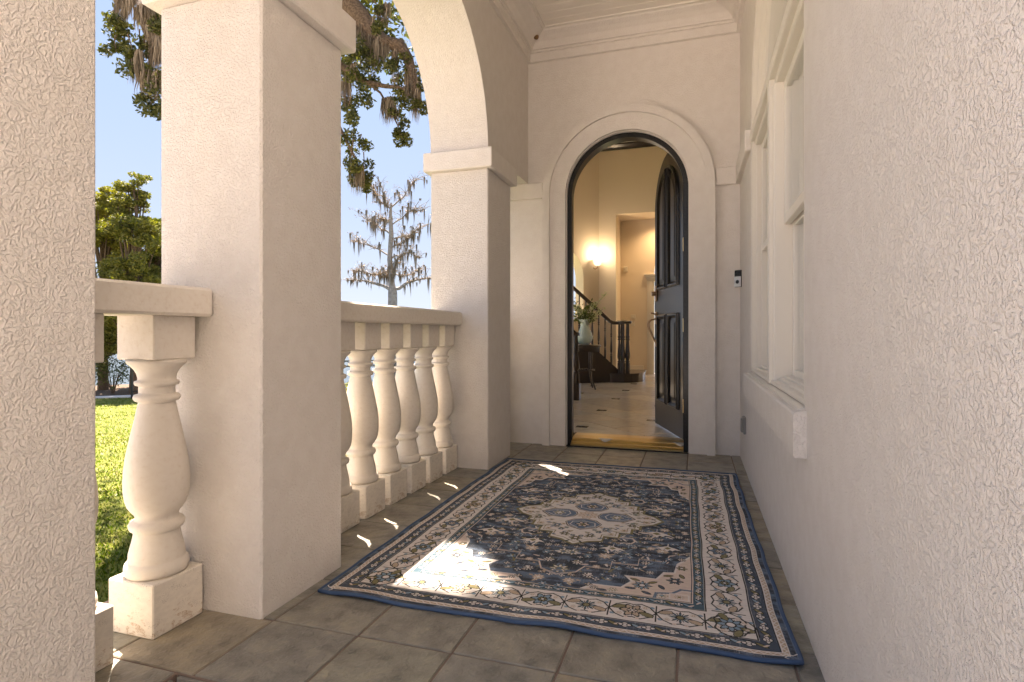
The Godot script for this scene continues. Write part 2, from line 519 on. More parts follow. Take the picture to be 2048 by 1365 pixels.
func rug_tex() -> ImageTexture:
	var rng := RandomNumberGenerator.new()
	rng.seed = 4242
	var k8 := func(r, g, b): return Color(r / 255.0, g / 255.0, b / 255.0)
	var navy: Color = k8.call(80, 87, 98)
	var ink: Color = k8.call(63, 66, 71)
	var blue: Color = k8.call(104, 117, 135)
	var steel: Color = k8.call(126, 146, 160)
	var teal: Color = k8.call(78, 97, 108)
	var cream: Color = k8.call(214, 206, 199)
	var peach: Color = k8.call(208, 190, 176)
	var tan_: Color = k8.call(180, 160, 138)
	var olive: Color = k8.call(128, 120, 88)
	var line: Color = k8.call(54, 54, 52)
	var im := Image.create(512, 736, false, Image.FORMAT_RGB8)
	im.fill(blue)
	# abrash of the ground: bands and clouds of navy, ink and blue dye
	var f := noise(FastNoiseLite.TYPE_SIMPLEX, 0.012, 3, 4)
	var f2 := noise(FastNoiseLite.TYPE_SIMPLEX, 0.2, 4, 2)
	for y in 736:
		var band := f.get_noise_2d(9000, y * 1.6) * 0.5
		for x in 512:
			var t := f.get_noise_2d(x, y * 1.8) * 0.75 + band + f2.get_noise_2d(x, y) * 0.22
			var c := navy.lerp(ink, clampf(0.25 + t * 1.8, 0, 1)) if t > -0.1 else navy.lerp(blue, clampf((-0.1 - t) * 3.2, 0, 1))
			im.set_pixel(x, y, c)
	# ---- borders: rectangles from the outside in
	var frame := func(e: float, col: Color):
		im.fill_rect(Rect2i(int(e * RS), int(e * RS), 600, 800), col)
	var keep := im.duplicate()
	frame.call(0.0, blue)
	im.blit_rect(keep, Rect2i(6, 6, 512, 736), Vector2i(6, 6))
	frame.call(26.0, cream)
	frame.call(29.0, tan_)
	frame.call(43.0, cream)
	frame.call(48.0, line)
	frame.call(51.0, navy)
	frame.call(100.0, cream)
	frame.call(103.0, line)
	frame.call(107.0, cream)
	frame.call(246.0, line)
	frame.call(250.0, cream)
	frame.call(253.0, teal)
	frame.call(288.0, peach)
	frame.call(293.0, ink)
	var fe := 296.0
	im.blit_rect(keep, Rect2i(int(fe * RS), int(fe * RS), 512, 736), Vector2i(int(fe * RS), int(fe * RS)))
	# braided stripe
	for i in 80:
		rline(im, [[i * 26.0, 1150 - 30.0], [i * 26.0 + 13, 1150 - 42.0], [i * 26.0 + 26, 1150 - 30.0]], 4, cream)
		rline(im, [[800 - 30.0, i * 26.0], [800 - 42.0, i * 26.0 + 13], [800 - 30.0, i * 26.0 + 26]], 4, cream)
	# guard borders: cream cloud blossoms and slanting leaves
	for g in [[76.0, 18.0, 74.0], [270.0, 13.0, 58.0]]:
		var e: float = g[0]
		var i := 0
		var pos := 0.0
		while pos < 1150 - e - 20:
			if i % 2 == 0:
				rosette(im, 800 - e, pos, g[1], 4, line, cream, cream, 0.16, 0.9, 1.35)
			else:
				rleaf(im, 800 - e, pos, 40, 12, 0.9, steel if i % 4 == 1 else olive, line)
				rleaf(im, 800 - e, pos + 12, 26, 8, -0.9, peach)
			if pos < 800 - e - 20:
				if i % 2 == 0:
					rosette(im, pos, 1150 - e, g[1], 4, line, cream, cream, 0.16, 1.35, 0.9)
				else:
					rleaf(im, pos, 1150 - e, 40, 12, 0.6, steel if i % 4 == 1 else olive, line)
					rleaf(im, pos + 12, 1150 - e, 26, 8, -0.6, peach)
			pos += g[2] * 0.5
			i += 1
	# main border: lozenge vine with blossoms
	var eb := 176.0
	for side in 2:
		var top := 1150.0 - eb if side == 0 else 800.0 - eb
		var at := func(along: float, across: float) -> Array: return [top + across, along] if side == 1 else [along, top + across]
		var stop := 800.0 - eb if side == 0 else 1150.0 - eb
		var step := stop / (4.0 if side == 0 else 6.0)
		var n := 4 if side == 0 else 6
		for i in n + 1:
			var s := step * i
			for d in [-1.0, 1.0]:
				rline(im, [at.call(s + d * step * 0.5, 0.0), at.call(s + d * step * 0.36, 34.0), at.call(s + d * step * 0.18, 50.0), at.call(s, 42.0)], 5, line)
				rline(im, [at.call(s + d * step * 0.5, 0.0), at.call(s + d * step * 0.36, -34.0), at.call(s + d * step * 0.18, -50.0), at.call(s, -42.0)], 5, line)
				rline(im, [at.call(s + d * step * 0.5, 0.0), at.call(s + d * step * 0.5, 52.0 * (1 if i % 2 == 0 else -1))], 4, line)
		for i in n + 1:
			var s := step * i
			var p: Array = at.call(s, 0.0)
			if i == n:
				rosette(im, p[0], p[1], 50, 8, line, blue if side == 0 else steel, cream, 0.2)
			elif i % 2 == 0:
				rosette(im, p[0], p[1], 46, 6, line, [steel, tan_, blue][(i / 2 + side) % 3], cream, 0.2)
				rosette(im, p[0], p[1], 20, 6, line, olive if i % 4 == 0 else peach, cream, 0.2)
			else:
				rosette(im, p[0], p[1], 40, 8, line, teal, olive, 0.42)
			for d in [-1.0, 1.0]:
				var a: Array = at.call(s + d * step * 0.3, 18.0 * d)
				rleaf(im, a[0], a[1], 46, 17, (0.4 if side == 0 else 1.97) * d, olive if i % 2 == 0 else tan_, line, true)
				var b: Array = at.call(s + d * step * 0.27, -26.0 * d)
				rosette(im, b[0], b[1], 11, 4, tan_, cream, peach, 0.25)
				var c: Array = at.call(s + d * step * 0.42, -34.0 * d)
				rleaf(im, c[0], c[1], 16, 13, 0.7, steel)
				var e2: Array = at.call(s + d * step * 0.12, 48.0)
				rosette(im, e2[0], e2[1], 7, 5, peach, peach, tan_)
	# ---- field: stepped corner pieces
	var fx := 504.0
	var fy := 854.0
	rpoly(im, [[fx, 420], [fx, fy], [110, fy], [150, 800], [255, 800], [285, 740], [255, 690], [375, 690], [400, 620], [440, 610], [450, 520]], cream)
	rpoly(im, [[fx, 440], [fx, fy], [130, fy], [158, 808], [262, 808], [296, 740], [270, 698], [382, 698], [408, 628], [447, 618], [458, 530]], peach)
	rosette(im, 330, 765, 40, 8, line, steel, cream, 0.3)
	rosette(im, 445, 690, 34, 6, line, navy, peach, 0.3)
	rosette(im, 230, 832, 20, 6, olive, cream, peach, 0.3)
	rosette(im, 405, 830, 24, 6, olive, cream, steel, 0.3)
	rosette(im, 470, 560, 24, 6, line, olive, cream, 0.3)
	rline(im, [[380, 854], [385, 815], [440, 800], [470, 760], [504, 760]], 11, blue)
	rline(im, [[392, 854], [396, 824], [446, 809], [478, 770], [504, 770]], 3, cream)
	rpoly(im, [[430, 800], [500, 800], [500, 850], [430, 850]], cream)
	rpoly(im, [[434, 804], [496, 804], [496, 846], [434, 846]], peach)
	rosette(im, 465, 825, 20, 8, tan_, cream, olive, 0.3)
	for q in [[300, 720, 0.4], [365, 730, -0.6], [400, 760, 1.0], [290, 800, 0.1], [350, 825, 0.5], [470, 640, 1.2], [190, 842, 0.1], [420, 650, -0.4]]:
		rleaf(im, q[0], q[1], 36, 13, q[2], navy if q[1] > 745 else olive, line)
	# stepped rose lines in the ground
	for off in [0.0, 8.0]:
		rline(im, [[504, 390 - off], [420, 450 - off], [405, 520 - off], [300, 520 - off], [300, 585 - off], [195, 585 - off], [195, 655 - off], [95, 655 - off], [70, 720 - off], [0, 760 - off]], 4, peach)
	# ---- ground blossoms
	var spots := [[60, 620, 30, 0], [160, 520, 34, 1], [250, 470, 26, 2], [390, 400, 30, 1], [470, 330, 26, 2], [330, 550, 26, 0], [420, 480, 20, 2], [60, 800, 28, 1], [0, 700, 44, 3], [120, 730, 28, 0], [200, 740, 22, 2], [455, 200, 24, 0], [390, 120, 28, 1], [470, 60, 26, 2], [350, 640, 22, 0], [220, 630, 26, 2], [90, 545, 22, 2], [340, 380, 24, 1], [270, 390, 18, 0], [430, 300, 18, 2], [160, 830, 18, 0], [30, 850, 22, 2], [470, 470, 20, 0], [140, 640, 20, 1], [370, 260, 20, 0], [480, 130, 18, 1], [100, 460, 24, 0], [20, 520, 34, 3]]
	for s in spots:
		var kk: Array = [[line, cream, peach], [tan_, peach, cream], [navy, steel, cream], [olive, cream, blue]][s[3]]
		rosette(im, s[0], s[1], s[2], 8 if s[3] != 2 else 6, kk[0], kk[1], kk[2], 0.28)
	# small filling blossoms between the large ones
	for i in 11:
		for j in 17:
			var x := 22.0 + i * 45.0 + (22.0 if j % 2 == 0 else 0.0) + rng.randf_range(-7, 7)
			var y := 20.0 + j * 49.0 + rng.randf_range(-7, 7)
			if x > 495 or (x + (y - 420) * 0.85 > 480 and y > 430) or (x / 375.0 + y / 450.0 < 1.0):
				continue
			var busy := false
			for s in spots:
				if Vector2(x - s[0], y - s[1]).length() < s[2] + 13:
					busy = true
			if busy:
				continue
			var kk: Array = [[ink, cream, peach], [ink, peach, olive], [navy, steel, cream], [ink, tan_, cream], [ink, cream, blue]][(i * 3 + j * 2) % 5]
			rosette(im, x, y, rng.randf_range(13, 19), 4 + (i + j) % 3 * 2, kk[0], kk[1], kk[2], 0.3)
	for i in 190:
		var x := rng.randf_range(5, 490)
		var y := rng.randf_range(10, 840)
		if x + (y - 420) * 0.85 > 500 and y > 430 or (x / 345.0 + y / 470.0 < 1.0):
			continue
		rleaf(im, x, y, rng.randf_range(16, 40), rng.randf_range(6, 12), rng.randf_range(-1.6, 1.6), [peach, tan_, olive, steel, cream, blue][rng.randi() % 6])
	# palmettes with spread wings
	for s in [[355, 175, 1.0], [410, 350, 0.8], [180, 420, 0.8]]:
		var z: float = s[2]
		var px: float = s[0]
		var py: float = s[1]
		rpoly(im, [[px - 75 * z, py + 30 * z], [px - 45 * z, py + 2 * z], [px, py - 22 * z], [px + 45 * z, py + 2 * z], [px + 75 * z, py + 30 * z], [px + 40 * z, py + 22 * z], [px + 28 * z, py + 44 * z], [px + 14 * z, py + 28 * z], [px, py + 58 * z], [px - 14 * z, py + 28 * z], [px - 28 * z, py + 44 * z], [px - 40 * z, py + 22 * z]], cream)
		rpoly(im, [[px - 20 * z, py + 8 * z], [px, py - 12 * z], [px + 20 * z, py + 8 * z], [px, py + 26 * z]], olive)
		rline(im, [[px, py - 20 * z], [px, py - 60 * z]], 4, cream)
	# ---- medallion
	var med := [[0, 420], [60, 370], [118, 350], [118, 285], [185, 285], [185, 225], [150, 215], [235, 215], [235, 150], [270, 150], [270, 95], [330, 60], [372, 0], [0, 0]]
	var big := []
	for p in med:
		big.append([p[0] * 1.03 + (5 if p[0] > 0 else 0), p[1] * 1.025 + (5 if p[1] > 0 else 0)])
	rpoly(im, big, olive)
	rpoly(im, med, cream)
	var inner := []
	for p in med:
		inner.append([p[0] * 0.93, p[1] * 0.945])
	rline(im, inner.slice(0, inner.size() - 1), 4, olive)
	# hooked arms
	for h in [[205, 300], [285, 205]]:
		rline(im, [[h[0] - 10, h[1] - 20], [h[0] + 45, h[1] - 20], [h[0] + 62, h[1] + 10], [h[0] + 48, h[1] + 45], [h[0] + 15, h[1] + 45]], 10, peach)
		for t in 4:
			rline(im, [[h[0] + 48, h[1] - 8 + t * 13], [h[0] + 32, h[1] - 8 + t * 13]], 5, ink)
	for s in [[120, 190, 26, 0], [205, 185, 22, 1], [60, 300, 26, 2], [235, 105, 24, 2], [300, 35, 28, 1], [0, 345, 34, 2], [150, 250, 18, 1], [90, 240, 18, 0]]:
		var kk: Array = [[line, steel, cream], [tan_, peach, olive], [line, olive, cream]][s[3]]
		rosette(im, s[0], s[1], s[2], 6, kk[0], kk[1], kk[2], 0.3)
	for q in [[40, 260, 0.5], [110, 320, -0.5], [170, 160, 0.8], [250, 60, 0.2], [205, 240, 0.0], [330, 20, 0.3], [30, 390, 0.9], [265, 120, 1.1], [140, 210, -0.3]]:
		rleaf(im, q[0], q[1], 30, 10, q[2], [line, olive, blue][int(q[0]) % 3])
	for i in 7:
		for j in 8:
			var x := 20.0 + i * 48.0 + (24.0 if j % 2 == 1 else 0.0)
			var y := 25.0 + j * 48.0
			if x / 320.0 + y / 370.0 > 0.98 or x / 235.0 + y / 225.0 < 1.05:
				continue
			rosette(im, x, y, 15, 6, [line, tan_, olive][(i + j) % 3], [steel, peach, cream][(i + 2 * j) % 3], [cream, olive, blue][(i + j) % 3], 0.3)
			rleaf(im, x + 22, y + 8, 26, 8, 0.6 * (1 if i % 2 == 0 else -1), [olive, line, blue][(i * 2 + j) % 3])
	# blue lozenges round the central rose
	for o in [[0.0, line], [4.0, peach], [8.0, blue]]:
		var i: float = o[0]
		rpoly(im, [[0, 232 - i * 1.6], [72 - i, 190 - i], [92 - i, 130], [58 - i, 78 + i], [0, 58 + i], [0, 60]], o[1])
		rpoly(im, [[245 - i * 1.7, 0], [196 - i, 62 - i], [110, 74 - i], [62 + i, 40 - i * 0.5], [50 + i, 0]], o[1])
	rosette(im, 0, 150, 40, 6, line, peach, olive, 0.25)
	rosette(im, 150, 0, 36, 6, cream, olive, cream, 0.25)
	rline(im, [[0, 100], [55, 118], [62, 165], [20, 200]], 5, cream)
	rline(im, [[90, 0], [105, 38], [170, 44], [210, 12]], 5, cream)
	rosette(im, 0, 0, 62, 10, tan_, peach, blue, 0.2)
	rosette(im, 0, 0, 26, 6, tan_, cream, steel, 0.2)
	# ---- four quarters
	var full := Image.create(1024, 1472, false, Image.FORMAT_RGB8)
	full.blit_rect(im, Rect2i(0, 0, 512, 736), Vector2i(0, 0))
	im.flip_x()
	full.blit_rect(im, Rect2i(0, 0, 512, 736), Vector2i(512, 0))
	im.flip_y()
	full.blit_rect(im, Rect2i(0, 0, 512, 736), Vector2i(512, 736))
	im.flip_x()
	full.blit_rect(im, Rect2i(0, 0, 512, 736), Vector2i(0, 736))
	# ---- worn pile: short pale and dark threads along warp and weft
	full.convert(Image.FORMAT_RGBA8)
	for lay in 3:
		var wear := Image.create(1024, 1472, false, Image.FORMAT_RGBA8)
		for i in 14000:
			var cx := rng.randi() % 1024
			var cy := rng.randi() % 1472
			if lay < 2 and f.get_noise_2d(cx * 0.7, cy * 0.7) < rng.randf_range(-0.35, 0.3):
				continue
			var col: Color = [cream, cream, ink][lay]
			col.a = rng.randf_range(0.08, 0.34) if lay < 2 else rng.randf_range(0.05, 0.22)
			var l := rng.randi_range(5, 34)
			wear.fill_rect(Rect2i(cx, cy, l if lay != 1 else 1, 1 if lay != 1 else l), col)
		full.blend_rect(wear, Rect2i(0, 0, 1024, 1472), Vector2i.ZERO)
	full.convert(Image.FORMAT_RGB8)
	return ImageTexture.create_from_image(full)

# ---------------------------------------------------------------- the porch
const WALL_X := 0.342      # house wall
const ARC_X := -1.37       # porch face of the arcade
const BACK_X := -1.81
const END_D := 4.75        # door wall
const TILE := 0.321

func shore(x: float) -> float:
	return 12.1 + 0.82 * (x + 15.7)

func build_ground() -> void:
	var mb := MB.new()
	# lawn: a gently uneven sheet that ends along the slanting shore
	var f := noise(FastNoiseLite.TYPE_SIMPLEX, 0.12, 15, 3)
	for i in 58:
		for j in 22:
			var p := []
			for q in [[0, 0], [1, 0], [1, 1], [0, 1]]:
				var x = -29.0 + (i + q[0]) * 1.0
				var d := lerpf(0.9, maxf(1.0, shore(x)), (j + q[1]) / 22.0)
				p.append(V(x, -0.9 + f.get_noise_2d(x, d) * 0.05, d))
			mb.quad(p[0], p[1], p[2], p[3], Vector3.UP)
	tag(part("lawn", mb.mesh(), M.lawn), "sunlit mown lawn beyond the balustrade", "lawn", "", "structure")
	mb = MB.new()
	mb.span(-26, 40, -1.06, -0.92, -40, 0.9, 0.01)
	tag(part("driveway", mb.mesh(), M.concrete), "pale concrete driveway before the porch", "driveway", "", "structure")
	mb = MB.new()
	var dir := Vector3(1, 0, -0.82).normalized()
	mb.box(Vector3(0, -1.62, 0), Vector3(0.3, 1.56, 70), 0.02, Basis(Vector3(dir.z, 0, -dir.x), Vector3.UP, dir))
	tag(part("seawall", mb.mesh(), M.concrete, self, V(0, 0, shore(0) + 0.15)), "low pale concrete seawall at the far edge of the lawn", "wall")
	mb = MB.new()
	mb.quad(V(-3000, -2.1, -300), V(3000, -2.1, -300), V(3000, -2.1, 5000), V(-3000, -2.1, 5000), Vector3.UP)
	tag(part("river", mb.mesh(), M.water), "wide pale river beyond the lawn", "river", "", "structure")
	mb = MB.new()
	mb.lathe(Vector3.ZERO, [Vector2(0, -0.98), Vector2(2.4, -1.0), Vector2(3.2, -1.3), Vector2(4.2, -2.3)], 24)
	tag(part("river_bank", mb.mesh(), M.bark, self, V(-19.2, 0, 14.6)), "low earth bank under the trees by the river", "bank", "", "structure")
	# blades of grass standing where the lawn shows between the balusters
	var rng := RandomNumberGenerator.new()
	rng.seed = 31
	mb = MB.new()
	for i in 90000:
		var d := 1.5 + pow(rng.randf(), 1.5) * 15.0
		var x := -d * rng.randf_range(0.9, 1.5)
		if x > -2.0 or d > shore(x) - 0.1:
			continue
		var y := -0.9 + f.get_noise_2d(x, d) * 0.05
		var h := rng.randf_range(0.015, 0.04)
		var a := rng.randf() * TAU
		var w := Vector3(cos(a), 0, sin(a)) * rng.randf_range(0.004, 0.008) * (1.0 + d * 0.1)
		var o := V(x, y - 0.01, d)
		var tip := o + Vector3(rng.randf_range(-0.03, 0.03), h, rng.randf_range(-0.03, 0.03))
		var nn := (Vector3(rng.randf_range(-1, 1), 1.4, rng.randf_range(-1, 1))).normalized()
		mb.v.append(o - w); mb.v.append(o + w); mb.v.append(tip)
		var t := rng.randf()
		var c := Color(0.13, 0.165, 0.014).lerp(Color(0.34, 0.30, 0.05), t)
		for k in 3:
			mb.n.append(nn)
			mb.c.append(c)
	tag(part("grass", mb.mesh(), M.grass), "short green grass blades of the lawn", "grass", "", "stuff")

func build_floor() -> void:
	var floor_ := Node3D.new()
	floor_.name = "porch_floor"
	add_child(floor_)
	tag(floor_, "grey brown slate tiled porch floor", "floor", "", "structure")
	var mb := MB.new()
	mb.span(-2.0, 0.62, -0.95, -0.0045, 1.240, 4.95, 0.002)
	mb.span(-2.0, -1.386, -0.95, -0.0045, 0.2, 1.240, 0.002)
	part("grout_bed", mb.mesh(), M.grout, floor_)
	mb = MB.new()
	mb.box(Vector3(0, -0.0125, 0), Vector3(TILE - 0.0075, 0.025, TILE - 0.0075), 0.0025)
	var tile := mb.mesh()
	mb = MB.new()
	mb.box(Vector3(0, -0.0125, 0), Vector3(0.262, 0.025, TILE - 0.0075), 0.0025)
	var narrow := mb.mesh()
	var rng := RandomNumberGenerator.new()
	rng.seed = 8
	for i in 8:
		for j in 11:
			var t := part("tile", tile, M.slate[rng.randi() % 5], floor_, V(-1.971 + (i + 0.5) * TILE, rng.randf_range(-0.0008, 0.0008), 1.238 + (j + 0.5) * TILE), (rng.randi() % 4) * PI / 2)
			t.rotation.x += rng.randf_range(-0.0015, 0.0015)
			t.rotation.z += rng.randf_range(-0.0015, 0.0015)
	for j in 3:
		part("tile", narrow, M.slate[rng.randi() % 5], floor_, V(-1.52, 0, 1.238 - (j + 0.5) * TILE))
		part("tile", tile, M.slate[rng.randi() % 5], floor_, V(-1.811, 0, 1.238 - (j + 0.5) * TILE))
	# risers of the step down towards the drive
	mb = MB.new()
	mb.box(Vector3.ZERO, Vector3(TILE - 0.0075, 0.146, 0.012), 0.002)
	var riser := mb.mesh()
	for i in 6:
		part("riser_tile", riser, M.slate[3], floor_, V(-1.22 + i * TILE, -0.083, 1.234))
	for i in 3:
		part("riser_tile", riser, M.slate[3], floor_, V(-1.380, -0.083, 1.06 - i * TILE), PI / 2)
	mb = MB.new()
	mb.span(-1.386, 0.62, -0.95, -0.165, -0.9, 1.24, 0.004)
	tag(part("landing", mb.mesh(), M.slate[3]), "slate landing one step below the porch floor", "landing", "", "structure")

func pillar(d0: float, d1: float, label: String) -> void:
	var t := thing("stucco_pillar", label, "pillar", V((ARC_X + BACK_X) / 2, 0, (d0 + d1) / 2), 0.0, "arcade pillars")
	var w := ARC_X - BACK_X
	var mb := MB.new()
	mb.box(Vector3(0, 1.0505, 0), Vector3(w, 2.117, d1 - d0), 0.007)
	part("shaft", mb.mesh(), M.stucco, t)
	mb = MB.new()
	mb.box(Vector3(0, 2.177, 0), Vector3(w + 0.084, 0.136, d1 - d0 + 0.084), 0.006)
	part("capital", mb.mesh(), M.stucco_smooth, t)

var bal_mesh: Mesh
var plinth_mesh: Mesh
var block_mesh: Mesh

func uv_box(mb: MB, w: float, h: float, y0: float) -> void:
	for i in mb.v.size():
		var p := mb.v[i]
		var nn := mb.n[i]
		var a := p.z if absf(nn.x) > absf(nn.z) else p.x
		var q := 1.0 if absf(nn.x) > absf(nn.z) else 0.0
		if absf(nn.y) > 0.9:
			mb.u.append(Vector2(p.x / w + 0.5, 0.2 + 0.3 * (p.z / w + 0.5)))
		else:
			mb.u.append(Vector2((a / w + 0.5 + q * 1.1 + (0.5 if nn.x + nn.z < 0 else 0.0)) * 0.6, 1.0 - (p.y - y0) / h))

func make_baluster_meshes() -> void:
	var mb := MB.new()
	mb.box(Vector3(0, 0.0835, 0), Vector3(0.190, 0.169, 0.190), 0.004)
	uv_box(mb, 0.190, 0.169, 0.0)
	plinth_mesh = mb.mesh()
	mb = MB.new()
	mb.box(Vector3(0, 0.9385, 0), Vector3(0.158, 0.143, 0.158), 0.004)
	block_mesh = mb.mesh()
	# (radius, height): bottom torus, flare, ring, vase body, necking rings, bell capital
	var pts := [[0.060, 0.168], [0.089, 0.169], [0.0935, 0.180], [0.094, 0.192], [0.0915, 0.204], [0.0845, 0.212], [0.082, 0.214], [0.082, 0.219], [0.0805, 0.238], [0.075, 0.262], [0.069, 0.287], [0.0665, 0.306], [0.0665, 0.309], [0.0765, 0.313], [0.0805, 0.321], [0.081, 0.329], [0.077, 0.338], [0.067, 0.342], [0.063, 0.345], [0.0625, 0.355], [0.066, 0.364], [0.0745, 0.374], [0.084, 0.389], [0.0905, 0.409], [0.0945, 0.436], [0.0955, 0.470], [0.094, 0.505], [0.0895, 0.545], [0.082, 0.585], [0.0735, 0.628], [0.065, 0.668], [0.058, 0.703], [0.0535, 0.724], [0.0535, 0.727], [0.0635, 0.731], [0.0675, 0.737], [0.068, 0.744], [0.0645, 0.751], [0.0535, 0.754], [0.0525, 0.757], [0.0525, 0.776], [0.0535, 0.779], [0.0625, 0.782], [0.065, 0.788], [0.0645, 0.795], [0.0555, 0.798], [0.055, 0.806], [0.0585, 0.820], [0.066, 0.834], [0.0765, 0.846], [0.084, 0.852], [0.087, 0.858], [0.087, 0.867], [0.05, 0.868]]
	var prof := []
	for p in pts:
		prof.append(Vector2(p[0], p[1]))
	mb = MB.new()
	mb.lathe(Vector3.ZERO, prof, 40, 0.0012)
	bal_mesh = mb.mesh()

func balustrade(d0: float, d1: float, centres: Array, label: String) -> void:
	var t := thing("balustrade", label, "balustrade", V(-1.69, 0, (d0 + d1) / 2), 0.0, "balustrades between the pillars")
	var mid := (d0 + d1) / 2
	var mb := MB.new()
	mb.box(Vector3(-0.002, 1.0565, 0), Vector3(0.256, 0.096, d1 - d0), 0.009)
	part("handrail", mb.mesh(), M.cast, t)
	var rng := RandomNumberGenerator.new()
	rng.seed = int(d0 * 1000)
	for k in centres:
		var b := Node3D.new()
		b.name = "baluster"
		t.add_child(b, true)
		b.position = Vector3(0, 0, mid - k)
		part("plinth", plinth_mesh, M.plinth, b, Vector3.ZERO, (rng.randi() % 4) * PI / 2)
		part("spindle", bal_mesh, M.cast, b, Vector3.ZERO, -1.1 - rng.randf_range(0.2, 0.9))
		part("block", block_mesh, M.cast, b)

func build_arcade() -> void:
	pillar(0.52, 1.003, "stucco arcade pillar nearest the step down to the driveway")
	pillar(1.548, 2.004, "stucco arcade pillar between the short and the long balustrade")
	pillar(3.737, 4.25, "stucco arcade pillar between the long balustrade and the door wall")
	var mb := MB.new()
	# u runs along the porch
	var o := V(0, 0, 0)
	var U := Vector3(0, 0, -1)
	var W := Vector3(1, 0, 0)
	arched(mb, 0.52, 1.776, 2.2465, 3.75, 1.2755, 0.2725, 2.2465, 2.2465, o, U, W, BACK_X, ARC_X)
	arched(mb, 1.776, 3.99, 2.2465, 3.75, 2.8705, 0.8665, 2.2465, 2.2465, o, U, W, BACK_X, ARC_X, 32)
	mb.extrude(PackedVector2Array([Vector2(3.99, 2.2465), Vector2(END_D, 2.2465), Vector2(END_D, 3.75), Vector2(3.99, 3.75)]), o, U, Vector3.UP, W, BACK_X, ARC_X)
	tag(part("arcade_wall", mb.mesh(), M.stucco), "stucco wall with a tall round arch resting on the arcade pillars", "wall")
	make_baluster_meshes()
	balustrade(1.003, 1.546, [1.435, 1.122], "short balustrade of two turned balusters between close pillars")
	balustrade(2.006, 3.735, [3.627, 3.38, 3.133, 2.886, 2.639, 2.392, 2.145], "long balustrade of turned balusters under the tall arch")
	balustrade(4.252, 4.748, [4.36, 4.64], "short balustrade beside the door wall, mostly hidden by a pillar")

const DOOR_X := -0.535
const SPRING := 2.123

func build_end_wall() -> void:
	var t := thing("door_wall", "stucco end wall of the porch with arched doorway", "wall", V(DOOR_X, 0, END_D))
	var mb := MB.new()
	var o := Vector3(-DOOR_X, 0, END_D)
	arched(mb, -1.805, 0.70, -0.95, 5.6, DOOR_X, 0.494, -0.95, SPRING, o, Vector3(1, 0, 0), Vector3(0, 0, -1), END_D, END_D + 0.22, 32)
	part("wall_face", mb.mesh(), M.stucco_smooth, t)
	# doorway surround: inner band, outer band a little prouder
	for band in [[0.500, 0.634, 0.034, "inner_surround"], [0.634, 0.694, 0.062, "outer_surround"]]:
		mb = MB.new()
		var p := PackedVector2Array([Vector2(band[1], 0.001), Vector2(band[1], SPRING)])
		p.append_array(arc(0, SPRING, band[1], 0.06, PI - 0.06, 46))
		p.append_array(PackedVector2Array([Vector2(-band[1], SPRING), Vector2(-band[1], 0.001), Vector2(-band[0], 0.001), Vector2(-band[0], SPRING)]))
		p.append_array(arc(0, SPRING, band[0], PI - 0.06, 0.06, 46))
		p.append_array(PackedVector2Array([Vector2(band[0], SPRING), Vector2(band[0], 0.001)]))
		mb.extrude(p, Vector3.ZERO, Vector3(1, 0, 0), Vector3.UP, Vector3(0, 0, 1), -0.003, band[2])
		part(band[3], mb.mesh(), M.stucco_smooth, t)
	# impost bands at both sides of the surround
	mb = MB.new()
	mb.span(-1.82 - DOOR_X, -0.697, 2.112, 2.246, -0.034, 0.02, 0.005)
	part("impost_band", mb.mesh(), M.stucco_smooth, t)
	mb = MB.new()
	mb.span(0.697, WALL_X - 0.001 - DOOR_X, 2.112, 2.246, -0.036, 0.02, 0.005)
	part("impost_band", mb.mesh(), M.stucco_smooth, t)

const WIN_D := 2.965
const WIN_R := 0.915

func build_house_wall() -> void:
	var t := thing("house_wall", "long stucco house wall with the tall arched window", "wall", V(WALL_X, 0, WIN_D))
	var mb := MB.new()
	var o := Vector3(-WALL_X, 0, WIN_D)
	var U := Vector3(0, 0, -1)
	var W := Vector3(1, 0, 0)
	arched(mb, -3.0, 4.749, -0.95, 5.6, WIN_D, WIN_R, 0.70, 2.178, o, U, W, WALL_X, WALL_X + 0.2, 40)
	part("wall_face", mb.mesh(), M.stucco, t)
	mb = MB.new()
	mb.span(-0.034, 0.02, 2.112, 2.246, WIN_R + 0.012, 4.75 - 0.037 - WIN_D, 0.005)
	part("impost_band", mb.mesh(), M.stucco_smooth, t)
	# sill: stucco apron with a sloping top
	mb = MB.new()
	mb.extrude(PackedVector2Array([Vector2(0.03, 0.553), Vector2(-0.036, 0.553), Vector2(-0.040, 0.560), Vector2(-0.040, 0.690), Vector2(-0.034, 0.698), Vector2(0.03, 0.712)]), V(0, 0, 0), Vector3(1, 0, 0), Vector3.UP, Vector3(0, 0, 1), -(WIN_R + 0.045), WIN_R + 0.045)
	part("sill", mb.mesh(), M.stucco, t)

func ring_bar(mb: MB, x0: float, x1: float, d0: float, d1: float, y0: float, y1: float, w: float) -> void:
	# rectangular frame with bars of width w, in the wall's plane
	mb.span(x0, x1, y0, y1, d0, d0 + w, 0.003)
	mb.span(x0, x1, y0, y1, d1 - w, d1, 0.003)
	mb.span(x0 + 0.001, x1 - 0.001, y0, y0 + w, d0 + w, d1 - w, 0.003)
	mb.span(x0 + 0.001, x1 - 0.001, y1 - w, y1, d0 + w, d1 - w, 0.003)

